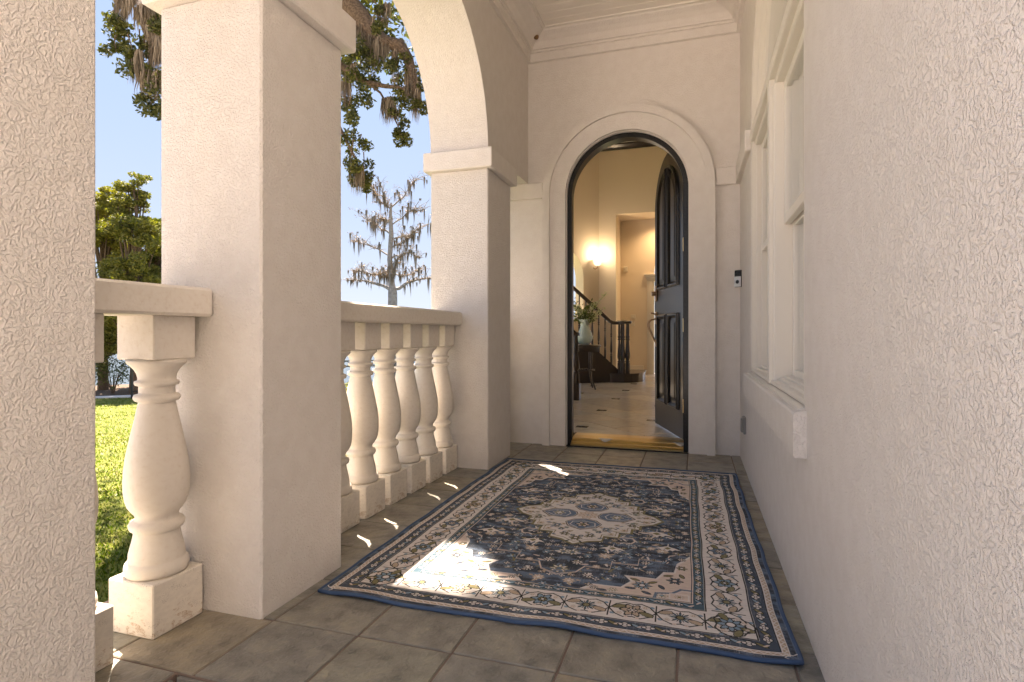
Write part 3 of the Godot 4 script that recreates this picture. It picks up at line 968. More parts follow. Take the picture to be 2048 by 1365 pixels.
func build_window() -> void:
	# coordinates: x out of the wall is negative, d along the wall from the window's middle
	var t := thing("arched_window", "cream framed double sash window under a half round fanlight", "window", V(WALL_X, 0, WIN_D))
	var r := WIN_R
	var mb := MB.new()
	# outer frame, stepped in three rebates
	for s in [[0.004, 0.060, 0.0, 0.037], [0.03, 0.11, 0.042, 0.059], [0.055, 0.15, 0.064, 0.082]]:
		for e in [-1.0, 1.0]:
			mb.span(s[0], s[1], 0.714, 2.178, e * (r - s[2]), e * (r - s[3]), 0.003)
		mb.span(s[0], s[1], 0.714 + s[2] * 0.4, 0.716 + s[3] * 0.5, -(r - s[3]), r - s[3], 0.003)
		var p := arc(0, 2.178, r - s[2], 0, PI, 48)
		p.append_array(arc(0, 2.178, r - s[3], PI, 0, 48))
		mb.extrude(p, Vector3.ZERO, Vector3(0, 0, -1), Vector3.UP, Vector3(1, 0, 0), s[0], s[1])
	part("outer_frame", mb.mesh(), M.vinyl, t)
	# transom bar and mullion
	mb = MB.new()
	mb.span(-0.006, 0.05, 2.150, 2.205, -(r - 0.003), r - 0.003, 0.004)
	mb.span(0.02, 0.12, 2.118, 2.240, -(r - 0.065), r - 0.065, 0.004)
	part("transom_bar", mb.mesh(), M.vinyl, t)
	mb = MB.new()
	mb.span(-0.004, 0.05, 0.715, 2.150, -0.036, 0.036, 0.004)
	mb.span(0.015, 0.12, 0.717, 2.118, -0.075, 0.075, 0.004)
	part("mullion", mb.mesh(), M.vinyl, t)
	mb = MB.new()
	mb.extrude(PackedVector2Array([Vector2(-0.02, 0.706), Vector2(0.16, 0.732), Vector2(0.16, 0.700), Vector2(-0.02, 0.695)]), Vector3.ZERO, Vector3(1, 0, 0), Vector3.UP, Vector3(0, 0, 1), -(r - 0.002), r - 0.002)
	part("inner_sill", mb.mesh(), M.vinyl, t)
	# four sashes
	for e in [-1.0, 1.0]:
		for up in [0, 1]:
			var d0 := 0.078
			var d1 := r - 0.085
			var x := 0.055 if up == 1 else 0.090
			var y0 := 1.455 if up == 1 else 0.742
			var y1 := 2.117 if up == 1 else 1.485
			mb = MB.new()
			if e > 0:
				ring_bar(mb, x, x + 0.032, d0, d1, y0, y1, 0.045)
			else:
				ring_bar(mb, x, x + 0.032, -d1, -d0, y0, y1, 0.045)
			var sash := part("upper_sash" if up else "lower_sash", mb.mesh(), M.vinyl, t)
			mb = MB.new()
			mb.span(x + 0.013, x + 0.018, y0 + 0.04, y1 - 0.04, e * (d0 + 0.04), e * (d1 - 0.04), 0.0)
			part("pane", mb.mesh(), M.glass, sash)
	# fanlight: middle bar and two radial bars
	mb = MB.new()
	var p := arc(0, 2.24, r - 0.085, 0.0, PI, 40)
	p.append_array(arc(0, 2.24, r - 0.135, PI, 0.0, 40))
	mb.extrude(p, Vector3.ZERO, Vector3(0, 0, -1), Vector3.UP, Vector3(1, 0, 0), 0.06, 0.095)
	mb.span(0.061, 0.094, 2.241, 2.29, -(r - 0.14), r - 0.14, 0.003)
	var fan := part("fanlight", mb.mesh(), M.vinyl, t)
	mb = MB.new()
	mb.extrude(arc(0, 2.26, r - 0.15, 0.0, PI, 40), Vector3.ZERO, Vector3(0, 0, -1), Vector3.UP, Vector3(1, 0, 0), 0.074, 0.079)
	part("pane", mb.mesh(), M.glass, fan)
	# the room behind
	mb = MB.new()
	mb.span(0.56, 4.2, 0.0, 0.06, 0.6, 4.70, 0.0)
	mb.span(0.56, 4.2, 3.6, 3.8, 0.6, 4.70, 0.0)
	mb.span(4.2, 4.4, 0.0, 3.8, 0.6, 4.7, 0.0)
	mb.span(0.56, 4.2, 0.06, 3.6, 0.4, 0.6, 0.0)
	mb.span(0.56, 4.2, 0.06, 3.6, 4.55, 4.72, 0.0)
	tag(part("room", mb.mesh(), M.room), "pale room behind the arched window", "room", "", "structure")
	# curtain hanging behind the glass
	mb = MB.new()
	for e in [-1.0, 1.0]:
		var k := 44
		for i in k:
			var a: float = e * lerpf(0.42, 0.93, float(i) / k)
			var b: float = e * lerpf(0.42, 0.93, float(i + 1) / k)
			var xa := 0.30 + 0.035 * sin(i * 1.35) + 0.012 * sin(i * 0.5)
			var xb := 0.30 + 0.035 * sin((i + 1) * 1.35) + 0.012 * sin((i + 1) * 0.5)
			mb.quad(V(xa, 0.08, a), V(xb, 0.08, b), V(xb, 3.2, b), V(xa, 3.2, a), Vector3(-1, 0, 0))
	tag(part("curtain", mb.mesh(), M.room, self, V(WALL_X, 0, WIN_D)), "pale folded curtains hanging behind the arched window", "curtain")

func build_ceiling() -> void:
	var t := thing("porch_ceiling", "white beaded board porch ceiling", "ceiling", V(-0.5, 3.484, 2.8))
	var mb := MB.new()
	var n := 36
	mb.box(Vector3.ZERO, Vector3(1.345, 0.016, 0.0945), 0.006)
	var plank := mb.mesh()
	for i in n:
		part("plank", plank, M.white_paint, t, Vector3(-0.014, 0.008, 2.8 - 4.505 + i * 0.0985))
	mb = MB.new()
	mb.span(-1.95 + 0.5, 0.5 + 0.5, 0.017, 0.3, 0.5 - 2.8, 4.749 - 2.8, 0.0)
	part("roof_slab", mb.mesh(), M.stucco_smooth, t)
	mb = MB.new()
	var rect := PackedVector2Array([Vector2(-1.19, 0.99), Vector2(0.162, 0.99), Vector2(0.162, 4.56), Vector2(-1.19, 4.56)])
	mb.sweep(rect, [Vector2(0.022, 0.0), Vector2(0.020, -0.010), Vector2(-0.004, -0.010)], Vector3(0.5, 0, 2.8), Vector3(1, 0, 0), Vector3(0, 0, -1), Vector3.UP)
	part("edge_trim", mb.mesh(), M.white_paint, t)
	# cornice round the ceiling
	mb = MB.new()
	rect = PackedVector2Array([Vector2(ARC_X - 0.002, 0.80), Vector2(WALL_X + 0.002, 0.80), Vector2(WALL_X + 0.002, END_D + 0.002), Vector2(ARC_X - 0.002, END_D + 0.002)])
	mb.sweep(rect, [Vector2(0.192, 3.50), Vector2(0.184, 3.474), Vector2(0.176, 3.464), Vector2(0.130, 3.446), Vector2(0.092, 3.424), Vector2(0.068, 3.398), Vector2(0.060, 3.380), Vector2(0.044, 3.378), Vector2(0.042, 3.362), Vector2(0.030, 3.360), Vector2(0.028, 3.290), Vector2(0.0, 3.287)], Vector3.ZERO, Vector3(1, 0, 0), Vector3(0, 0, -1), Vector3.UP)
	mb.span(ARC_X - 0.002, WALL_X + 0.002, 3.287, 3.75, 0.52, 0.80, 0.0)
	tag(part("cornice", mb.mesh(), M.stucco_smooth), "plain moulded plaster cornice round the porch ceiling", "cornice")
	# mud nest of a wasp on the cornice
	mb = MB.new()
	mb.lathe(Vector3.ZERO, [Vector2(0.0, -0.024), Vector2(0.007, -0.024), Vector2(0.008, -0.018), Vector2(0.014, -0.018), Vector2(0.021, -0.008), Vector2(0.022, 0.002), Vector2(0.016, 0.012), Vector2(0.0, 0.014)], 12)
	var m := mat(lin(0.20, 0.11, 0.045), 0.9)
	var w := part("mud_nest", mb.mesh(), m, self, V(-1.258, 3.437, 4.60))
	w.rotation.z = 0.5
	tag(w, "small brown round mud nest stuck on the cornice corner", "nest")

# ---------------------------------------------------------------- door
func build_door() -> void:
	var ro := 0.497
	var ri := 0.456
	var t := thing("door_frame", "black arched door frame with brass threshold in the doorway", "door frame", V(DOOR_X, 0, END_D))
	var mb := MB.new()
	for b in [[ro, ri, 0.03, 0.085], [ro - 0.002, ri + 0.02, 0.0855, 0.20]]:
		var p := PackedVector2Array([Vector2(b[0], 0.0), Vector2(b[0], SPRING)])
		p.append_array(arc(0, SPRING, b[0], 0.05, PI - 0.05, 46))
		p.append_array(PackedVector2Array([Vector2(-b[0], SPRING), Vector2(-b[0], 0.0), Vector2(-b[1], 0.0), Vector2(-b[1], SPRING)]))
		p.append_array(arc(0, SPRING, b[1], PI - 0.05, 0.05, 46))
		p.append_array(PackedVector2Array([Vector2(b[1], SPRING), Vector2(b[1], 0.0)]))
		mb.extrude(p, Vector3.ZERO, Vector3(1, 0, 0), Vector3.UP, Vector3(0, 0, -1), b[2], b[3])
	part("jamb", mb.mesh(), M.black, t)
	mb = MB.new()
	mb.extrude(PackedVector2Array([Vector2(-0.03, 0.002), Vector2(-0.032, 0.022), Vector2(0.0, 0.034), Vector2(0.0, 0.040), Vector2(0.05, 0.056), Vector2(0.05, 0.062), Vector2(0.13, 0.074), Vector2(0.25, 0.072), Vector2(0.25, 0.002)]), Vector3.ZERO, Vector3(0, 0, -1), Vector3.UP, Vector3(1, 0, 0), -0.455, 0.455)
	part("threshold", mb.mesh(), M.brass, t)
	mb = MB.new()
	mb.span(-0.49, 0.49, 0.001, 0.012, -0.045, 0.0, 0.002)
	part("threshold_shadow_strip", mb.mesh(), M.black_plastic, t)  # black strip standing in for the shadow along the foot of the threshold
	# leaf: hinged on the right jamb, standing open into the house
	var hinge := V(DOOR_X + 0.452, 0, END_D + 0.105)
	var leaf := thing("front_door", "black arched panelled front door standing open", "door", hinge, -deg_to_rad(72.0))
	var w := 0.900
	var th := 0.045
	mb = MB.new()
	var c := -w / 2
	var r := w / 2
	var y0 := 0.084
	var p2 := PackedVector2Array([Vector2(0, y0), Vector2(0, SPRING)])
	p2.append_array(arc(c, SPRING, r, 0.05, PI - 0.05, 40))
	p2.append_array(PackedVector2Array([Vector2(-w, SPRING), Vector2(-w, y0)]))
	mb.extrude(p2, Vector3.ZERO, Vector3(1, 0, 0), Vector3.UP, Vector3(0, 0, 1), -th, 0.0)
	part("slab", mb.mesh(), M.black, leaf)
	var prof := [Vector2(0, 0), Vector2(0.004, 0.014), Vector2(0.012, 0.021), Vector2(0.022, 0.021), Vector2(0.030, 0.012), Vector2(0.040, 0.003), Vector2(0.046, -0.001)]
	var fieldp := [Vector2(0.058, -0.001), Vector2(0.060, 0.004), Vector2(0.095, 0.013), Vector2(0.100, 0.013)]
	for s in [-1.0, 1.0]:
		# lower panel
		var q := PackedVector2Array([Vector2(c + s * 0.035, 0.31), Vector2(c + s * 0.325, 0.31), Vector2(c + s * 0.325, 1.13), Vector2(c + s * 0.035, 1.13)])
		# upper panel: quarter of an arch
		var g := PackedVector2Array([Vector2(c + s * 0.035, 1.36), Vector2(c + s * 0.325, 1.36)])
		for a in arc(0, SPRING, 0.325, 0.0, 1.463, 16):
			g.append(Vector2(c + s * a.x, a.y))
		for face in [q, g]:
			mb = MB.new()
			mb.sweep(face, prof, Vector3.ZERO, Vector3(1, 0, 0), Vector3.UP, Vector3(0, 0, 1))
			part("panel_moulding", mb.mesh(), M.black, leaf)
			mb = MB.new()
			mb.sweep(face, fieldp, Vector3.ZERO, Vector3(1, 0, 0), Vector3.UP, Vector3(0, 0, 1))
			var ins := PackedVector2Array()
			for a in face:
				ins.append(a)
			var offs := Geometry2D.offset_polygon(ins, -0.0995)
			if offs.size() > 0:
				mb.extrude(offs[0], Vector3.ZERO, Vector3(1, 0, 0), Vector3.UP, Vector3(0, 0, 1), 0.0, 0.0128)
			part("raised_panel", mb.mesh(), M.black, leaf)
	# hinges
	for y in [0.36, 1.02, 1.68, 2.26]:
		mb = MB.new()
		mb.tube([Vector3(0.006, y - 0.055, -0.002), Vector3(0.006, y + 0.055, -0.002)], [0.008, 0.008], 10)
		mb.box(Vector3(0.0015, y, -0.022), Vector3(0.004, 0.108, 0.036), 0.001)
		mb.box(Vector3(0.020, y, 0.004), Vector3(0.034, 0.108, 0.004), 0.001)
		part("hinge", mb.mesh(), M.brass, leaf)
	# handle set on the free edge, both faces
	for f in [[0.0, 1.0], [-th, -1.0]]:
		var z: float = f[0]
		var s: float = f[1]
		mb = MB.new()
		mb.box(Vector3(-w + 0.07, 1.335, z + s * 0.008), Vector3(0.052, 0.15, 0.016), 0.006)
		mb.tube([Vector3(-w + 0.07, 1.335, z + s * 0.012), Vector3(-w + 0.07, 1.335, z + s * 0.05)], [0.024, 0.020], 14)
		part("deadbolt", mb.mesh(), M.bronze, leaf)
		mb = MB.new()
		mb.box(Vector3(-w + 0.07, 1.10, z + s * 0.006), Vector3(0.05, 0.12, 0.012), 0.005)
		mb.box(Vector3(-w + 0.07, 0.86, z + s * 0.006), Vector3(0.042, 0.07, 0.012), 0.005)
		mb.tube([Vector3(-w + 0.07, 1.135, z + s * 0.01), Vector3(-w + 0.07, 1.145, z + s * 0.035), Vector3(-w + 0.07, 1.150, z + s * 0.058)], [0.008, 0.007, 0.012], 8)
		var h := part("handle_plate", mb.mesh(), M.bronze, leaf)
		mb = MB.new()
		var pts := []
		var rad := []
		for i in 17:
			var a := float(i) / 16.0
			pts.append(Vector3(-w + 0.07, lerpf(1.095, 0.86, a) + 0.02 * sin(a * PI), z + s * (0.008 + 0.075 * sin(pow(a, 0.6) * PI))))
			rad.append(0.008 + 0.003 * sin(a * PI))
		mb.tube(pts, rad, 10)
		part("grip", mb.mesh(), M.bronze, h)

func build_small_fittings() -> void:
	# doorbell on a wedge in the corner
	var t := thing("doorbell", "slim video doorbell, black above and silver below, beside the door", "doorbell", V(WALL_X - 0.022, 1.30, 4.60), -0.62)
	var mb := MB.new()
	mb.box(Vector3(0, 0.065, 0), Vector3(0.058, 0.128, 0.022), 0.005)
	part("body", mb.mesh(), M.black_plastic, t)
	mb = MB.new()
	mb.box(Vector3(0, 0.042, 0.0125), Vector3(0.056, 0.078, 0.006), 0.002)
	part("face_plate", mb.mesh(), M.silver, t)
	mb = MB.new()
	mb.lathe(Vector3.ZERO, [Vector2(0.0, 0.003), Vector2(0.012, 0.003), Vector2(0.014, 0.0), Vector2(0.016, -0.002)], 18)
	var b := part("button", mb.mesh(), M.black_plastic, t, Vector3(0, 0.04, 0.016))
	b.rotation.x = PI / 2
	mb = MB.new()
	mb.lathe(Vector3.ZERO, [Vector2(0.0, 0.003), Vector2(0.007, 0.003), Vector2(0.010, 0.0), Vector2(0.011, -0.002)], 14)
	b = part("camera_lens", mb.mesh(), M.black, t, Vector3(0, 0.105, 0.011))
	b.rotation.x = PI / 2
	mb = MB.new()
	mb.extrude(PackedVector2Array([Vector2(-0.028, -0.012), Vector2(0.028, -0.012), Vector2(0.028, -0.045)]), Vector3.ZERO, Vector3(1, 0, 0), Vector3(0, 0, 1), Vector3.UP, 0.004, 0.126)
	part("wedge_mount", mb.mesh(), M.black_plastic, t)
	# weatherproof outlet
	t = thing("outlet_cover", "small grey weatherproof outlet cover low on the house wall", "outlet", V(WALL_X, 0.317, 4.25))
	mb = MB.new()
	mb.box(Vector3(-0.008, 0, 0), Vector3(0.018, 0.118, 0.075), 0.004)
	part("box", mb.mesh(), M.grey_metal, t)
	mb = MB.new()
	mb.box(Vector3(-0.024, 0.0, 0), Vector3(0.016, 0.098, 0.062), 0.006)
	part("flap", mb.mesh(), M.grey_metal, t)
	mb = MB.new()
	mb.tube([Vector3(-0.018, 0.052, -0.03), Vector3(-0.018, 0.052, 0.03)], [0.005, 0.005], 8)
	part("hinge_pin", mb.mesh(), M.grey_metal, t)

func build_rug() -> void:
	var t := thing("area_rug", "faded blue and cream medallion rug with blue binding on the slate floor", "rug", V(-0.523, 0, 2.93), 0.012)
	var w := 0.80
	var l := 1.15
	var f := noise(FastNoiseLite.TYPE_SIMPLEX, 1.3, 6, 2)
	var hgt := func(x: float, z: float) -> float:
		var edge := maxf(absf(x) / w, absf(z) / l)
		var near := clampf((z - 1.02) / 0.13, 0, 1)
		var ripple := 0.010 * near * maxf(0.0, sin(x * 9.0 + 0.6) * 0.6 + sin(x * 17.0) * 0.3)
		return 0.0105 + 0.0022 * f.get_noise_2d(x * 2, z * 2) * smoothstep(0.6, 1.0, edge) + ripple + 0.0015 * maxf(0.0, f.get_noise_2d(x + 7, z))
	var sidew := func(x: float, z: float) -> Vector2:
		return Vector2(x + 0.006 * f.get_noise_2d(z * 1.5, 20.0) * absf(x) / w, z + 0.007 * f.get_noise_2d(x * 1.5, 40.0) * absf(z) / l)
	var mb := MB.new()
	var nx := 64
	var nz := 90
	for i in nx:
		for j in nz:
			var p := []
			var uv := []
			for q in [[0, 0], [1, 0], [1, 1], [0, 1]]:
				var u := float(i + q[0]) / nx
				var v := float(j + q[1]) / nz
				var x := lerpf(-w, w, u)
				var z := lerpf(-l, l, v)
				var s: Vector2 = sidew.call(x, z)
				p.append(Vector3(s.x, hgt.call(x, z), s.y))
				uv.append(Vector2(u, v))
			for k in [[0, 1, 2], [0, 2, 3]]:
				mb.tri(p[k[0]], p[k[1]], p[k[2]], Vector3.UP)
				var g: bool = (p[k[2]] - p[k[0]]).cross(p[k[1]] - p[k[0]]).y < 0
				mb.u.append(uv[k[0]])
				mb.u.append(uv[k[2]] if g else uv[k[1]])
				mb.u.append(uv[k[1]] if g else uv[k[2]])
	var m := mat(Color.WHITE, 0.95)
	m.albedo_texture = rug_tex()
	m.metallic_specular = 0.2
	part("pile", mb.mesh(), m, t)
	# binding: a rolled edge that follows the rug's outline
	mb = MB.new()
	var loop := []
	for i in 60:
		loop.append(Vector2(lerpf(-w, w, i / 60.0), -l))
	for i in 84:
		loop.append(Vector2(w, lerpf(-l, l, i / 84.0)))
	for i in 60:
		loop.append(Vector2(lerpf(w, -w, i / 60.0), l))
	for i in 85:
		loop.append(Vector2(-w, lerpf(l, -l, i / 84.0)))
	var pts := []
	var rad := []
	for q in loop:
		var s: Vector2 = sidew.call(q.x, q.y)
		pts.append(Vector3(s.x, hgt.call(q.x, q.y) - 0.0032, s.y))
		rad.append(0.0072)
	mb.tube(pts, rad, 8)
	part("binding", mb.mesh(), mat(lin(0.050, 0.088, 0.17), 0.9), t)

# ---------------------------------------------------------------- the entrance hall behind the door
const HF := 0.066    # hall floor
const HC := 4.9      # hall ceiling

func hall_wall(parent: Node, p: Vector2, q: Vector2, th: float, op := []) -> void:
	# p, q: (x, d) on the inner face, the room on the left hand going from p to q
	var mb := MB.new()
	var l := p.distance_to(q)
	var U := V(q.x - p.x, 0, q.y - p.y).normalized()
	var W := U.cross(Vector3.UP)
	if op.is_empty():
		mb.extrude(PackedVector2Array([Vector2(0, -0.9), Vector2(l, -0.9), Vector2(l, HC + 0.2), Vector2(0, HC + 0.2)]), V(p.x, 0, p.y), U, Vector3.UP, W, 0, th)
	else:
		arched(mb, 0, l, -0.9, HC + 0.2, op[0], op[1], op[2], op[3], V(p.x, 0, p.y), U, W, 0, th, 20, op.size() > 4)
	part("wall", mb.mesh(), M.tan, parent)

func build_hall() -> void:
	var hall := Node3D.new()
	hall.name = "entrance_hall"
	add_child(hall)
	tag(hall, "tall tan entrance hall seen through the open door", "hall", "", "structure")
	hall_wall(hall, Vector2(-2.6, 6.3), Vector2(-1.72, 4.975), 0.08)
	hall_wall(hall, Vector2(-3.3, 10.2), Vector2(-2.6, 6.3), 0.2, [1.9, 1.55, 0.5, 3.0, "flat"])  # wide unseen opening, added to let daylight into the hall
	hall_wall(hall, Vector2(-1.91, 12.0), Vector2(-3.3, 10.2), 0.25, [1.03, 0.6, 1.25, 2.1])
	hall_wall(hall, Vector2(1.5, 12.0), Vector2(-1.91, 12.0), 0.78, [1.83, 1.223, -0.9, 3.45, "flat"])
	hall_wall(hall, Vector2(1.5, 4.975), Vector2(1.5, 12.0), 0.2)
	var plan := PackedVector2Array([Vector2(-1.79, 4.98), Vector2(1.65, 4.98), Vector2(1.65, 13.3), Vector2(-2.1, 13.3), Vector2(-3.45, 10.25), Vector2(-2.7, 6.3)])
	# wall at the end of the passage, with a doorway and an arched light above it
	var mb := MB.new()
	var o := V(0, 0, 0)
	arched(mb, -1.9, 1.7, -0.9, 2.20, -0.33, 0.5, -0.9, 2.1, o, Vector3(1, 0, 0), Vector3(0, 0, -1), 12.78, 12.95, 10, true)
	arched(mb, -1.9, 1.7, 2.20, HC, -0.33, 0.5, 2.26, 2.30, o, Vector3(1, 0, 0), Vector3(0, 0, -1), 12.78, 12.95, 20)
	part("wall", mb.mesh(), M.tan, hall)
	mb = MB.new()
	mb.extrude(plan, Vector3.ZERO, Vector3(1, 0, 0), Vector3(0, 0, -1), Vector3.UP, HC, HC + 0.2)
	part("ceiling", mb.mesh(), M.room, hall)
	# inner lining of the porch wall
	mb = MB.new()
	arched(mb, -1.79, 1.6, 0.0, HC, DOOR_X, 0.492, 0.0, SPRING, o, Vector3(1, 0, 0), Vector3(0, 0, -1), END_D + 0.2205, END_D + 0.235, 24)
	part("lining", mb.mesh(), M.tan, hall)
	# dark crown moulding
	for s in [[Vector2(-1.91, 12.0), Vector2(-3.3, 10.2)], [Vector2(1.5, 12.0), Vector2(-1.91, 12.0)]]:
		mb = MB.new()
		var U := V(s[1].x - s[0].x, 0, s[1].y - s[0].y).normalized()
		var W := U.cross(Vector3.UP)
		mb.extrude(PackedVector2Array([Vector2(0.01, HC - 0.11), Vector2(-0.03, HC - 0.11), Vector2(-0.05, HC - 0.07), Vector2(-0.10, HC - 0.03), Vector2(-0.11, HC - 0.002), Vector2(0.01, HC - 0.002)]), V(s[0].x, 0, s[0].y), W, Vector3.UP, U, 0.0, s[0].distance_to(s[1]))
		part("crown_moulding", mb.mesh(), M.dark_wood, hall)
	mb = MB.new()
	mb.span(-1.52, -1.05, HF, HF + 0.19, 12.765, 12.779, 0.003)
	part("baseboard", mb.mesh(), M.trim, hall)
	# floor: cream tiles laid diagonally, small black insets at every second corner
	var floor_ := Node3D.new()
	floor_.name = "hall_floor"
	add_child(floor_)
	tag(floor_, "cream diagonal tile hall floor with small black insets", "floor", "", "structure")
	mb = MB.new()
	mb.extrude(plan, Vector3.ZERO, Vector3(1, 0, 0), Vector3(0, 0, -1), Vector3.UP, -0.9, HF - 0.004)
	part("bed", mb.mesh(), M.vinyl_gap, floor_)
	var h := 0.304
	var cut := 0.062
	var shapes := {}
	var rng := RandomNumberGenerator.new()
	rng.seed = 14
	for i in range(-8, 9):
		for j in range(0, 28):
			if (i + j) % 2 == 0:
				continue
			var cx := -1.012 + i * h
			var cd := 5.36 + (j - 1) * h
			if cx < -3.2 or cx > 1.4 or cd > 13.2 or cd < 5.05:
				continue
			# which of the four corners (left, near, right, far) carries an inset
			var dots := []
			var cs := [[i - 1, j - 1], [i, j - 2], [i + 1, j - 1], [i, j]]
			var key := ""
			for k in cs:
				var has: bool = posmod(k[0], 2) == 0 and posmod(k[1], 4) == (0 if posmod(k[0], 4) == 0 else 2)
				dots.append(has)
				key += "1" if has else "0"
			if not shapes.has(key):
				var p := PackedVector2Array()
				var g := h - 0.0075
				var dirs := [Vector2(-1, 0), Vector2(0, -1), Vector2(1, 0), Vector2(0, 1)]
				for k in 4:
					var d: Vector2 = dirs[k]
					if dots[k]:
						var s := Vector2(-d.y, d.x)
						p.append(d * (g - cut) - s * cut)
						p.append(d * (g - cut) + s * cut)
					else:
						p.append(d * g)
				var t := MB.new()
				t.extrude(p, Vector3.ZERO, Vector3(1, 0, 0), Vector3(0, 0, -1), Vector3.UP, -0.02, 0.0)
				shapes[key] = t.mesh()
			part("tile", shapes[key], M.cream_tile[rng.randi() % 3], floor_, V(cx, HF, cd))
	mb = MB.new()
	mb.box(Vector3(0, -0.01, 0), Vector3(0.114, 0.0205, 0.114), 0.001)
	var inset := mb.mesh()
	for i in range(-6, 7, 2):
		for j in range(-1, 27):
			if posmod(j, 4) == (0 if posmod(i, 4) == 0 else 2):
				var cx := -1.012 + i * h
				var cd := 5.36 + j * h
				if cx > -3.0 and cx < 1.3 and cd > 5.05 and cd < 12.7:
					part("inset_tile", inset, M.black_tile, floor_, V(cx, HF, cd))

func turned(r: float, y0: float, y1: float) -> Array:
	var l := y1 - y0
	var out := []
	for k in [[0.9, 0.0], [0.9, 0.20], [0.55, 0.21], [1.0, 0.23], [0.55, 0.25], [0.6, 0.27], [0.95, 0.31], [1.0, 0.36], [0.8, 0.48], [0.55, 0.60], [0.5, 0.66], [0.9, 0.68], [0.55, 0.70], [0.85, 0.73], [0.55, 0.76], [0.6, 0.82], [0.5, 1.0]]:
		out.append(Vector2(r * k[0], y0 + l * k[1]))
	return out

func build_stairs() -> void:
	var t := thing("staircase", "curving dark wood staircase with turned balusters in the hall", "staircase", V(-1.32, HF, 10.52))
	var P := func(a: float) -> Vector3: return V(-0.68 * a - 0.03 * a * a, 0, -0.62 * a + 0.10 * a * a)
	var rise := func(a: float) -> float: return 0.17 + 0.72 * a
	# closed stringer
	var mb := MB.new()
	var k := 24
	for i in k:
		var a := i / 12.0
		var b := (i + 1) / 12.0
		var pa: Vector3 = P.call(a)
		var pb: Vector3 = P.call(b)
		var n := Vector3.UP.cross(pb - pa).normalized() * 0.05
		var ya := Vector3(0, rise.call(a) + 0.06, 0)
		var yb := Vector3(0, rise.call(b) + 0.06, 0)
		mb.quad(pa, pb, pb + yb, pa + ya, n)
		mb.quad(pa - n, pb - n, pb - n + yb, pa - n + ya, -n)
		mb.quad(pa + ya, pb + yb, pb - n + yb, pa - n + ya, Vector3.UP)
		if i == 0:
			mb.quad(pa, pa - n, pa - n + ya, pa + ya, pa - pb)
	part("stringer", mb.mesh(), M.dark_wood, t)
	# bottom step with a rounded end
	mb = MB.new()
	var step := PackedVector2Array([Vector2(-0.45, 0.0), Vector2(-0.1, -0.12), Vector2(0.12, -0.12), Vector2(0.26, -0.06), Vector2(0.36, 0.06), Vector2(0.42, 0.24), Vector2(0.42, 0.6), Vector2(0.40, 1.1), Vector2(-0.45, 1.1)])
	mb.extrude(step, Vector3.ZERO, Vector3(1, 0, 0), Vector3(0, 0, -1), Vector3.UP, 0.0, 0.135)
	var cap := PackedVector2Array()
	for q in step:
		cap.append(q * 1.04 - Vector2(0, 0.012))
	mb.extrude(cap, Vector3.ZERO, Vector3(1, 0, 0), Vector3(0, 0, -1), Vector3.UP, 0.1355, 0.165)
	part("bottom_step", mb.mesh(), M.dark_wood, t)
	for i in 7:
		var a := 0.12 + i * 0.24
		var pa: Vector3 = P.call(a)
		var pb: Vector3 = P.call(a + 0.26)
		var n := Vector3.UP.cross(pb - pa).normalized()
		mb = MB.new()
		var y: float = 0.17 + (i + 1) * 0.172
		for z in [[y - 0.03, y], [0.0, y - 0.0305]]:
			var q := PackedVector2Array([Vector2(pa.x - n.x * 0.05, pa.z - n.z * 0.05), Vector2(pb.x - n.x * 0.05, pb.z - n.z * 0.05), Vector2(pb.x - n.x * 0.95, pb.z - n.z * 0.95), Vector2(pa.x - n.x * 0.95, pa.z - n.z * 0.95)])
			mb.extrude(q, Vector3.ZERO, Vector3(1, 0, 0), Vector3(0, 0, 1), Vector3.UP, z[0], z[1])
		part("step", mb.mesh(), M.dark_wood, t)
	# handrail that eases onto the newel
	var pts := []
	var rad := []
	for i in 26:
		var a := -0.12 + i * 0.08
		var p: Vector3 = P.call(a)
		var y: float = maxf(rise.call(a) + 0.80, 1.085)
		y = lerpf(y, 1.085, clampf(0.25 - a, 0, 1))
		pts.append(p + Vector3(0, y, 0.02))
		rad.append(0.034)
	mb = MB.new()
	mb.tube(pts, rad, 10)
	part("handrail", mb.mesh(), M.dark_wood, t)
	for i in 12:
		var a := 0.16 + i * 0.145
		var p: Vector3 = P.call(a)
		mb = MB.new()
		mb.lathe(p + Vector3(0, 0, 0.02), turned(0.021, rise.call(a) + 0.05, maxf(rise.call(a) + 0.79, 1.07)), 10)
		part("baluster", mb.mesh(), M.dark_wood, t)
	# newel: a ring of slim posts under a turned cap
	for i in 5:
		var a := TAU * i / 5 + 0.3
		mb = MB.new()
		mb.lathe(Vector3(0.10 + cos(a) * 0.085, 0, -0.03 + sin(a) * 0.085), turned(0.034, 0.165, 1.07), 12)
		part("newel_post", mb.mesh(), M.dark_wood, t)
	mb = MB.new()
	mb.lathe(Vector3(0.10, 0, -0.03), [Vector2(0.0, 1.065), Vector2(0.13, 1.065), Vector2(0.142, 1.08), Vector2(0.142, 1.10), Vector2(0.12, 1.125), Vector2(0.0, 1.13)], 24)
	part("newel_cap", mb.mesh(), M.dark_wood, t)

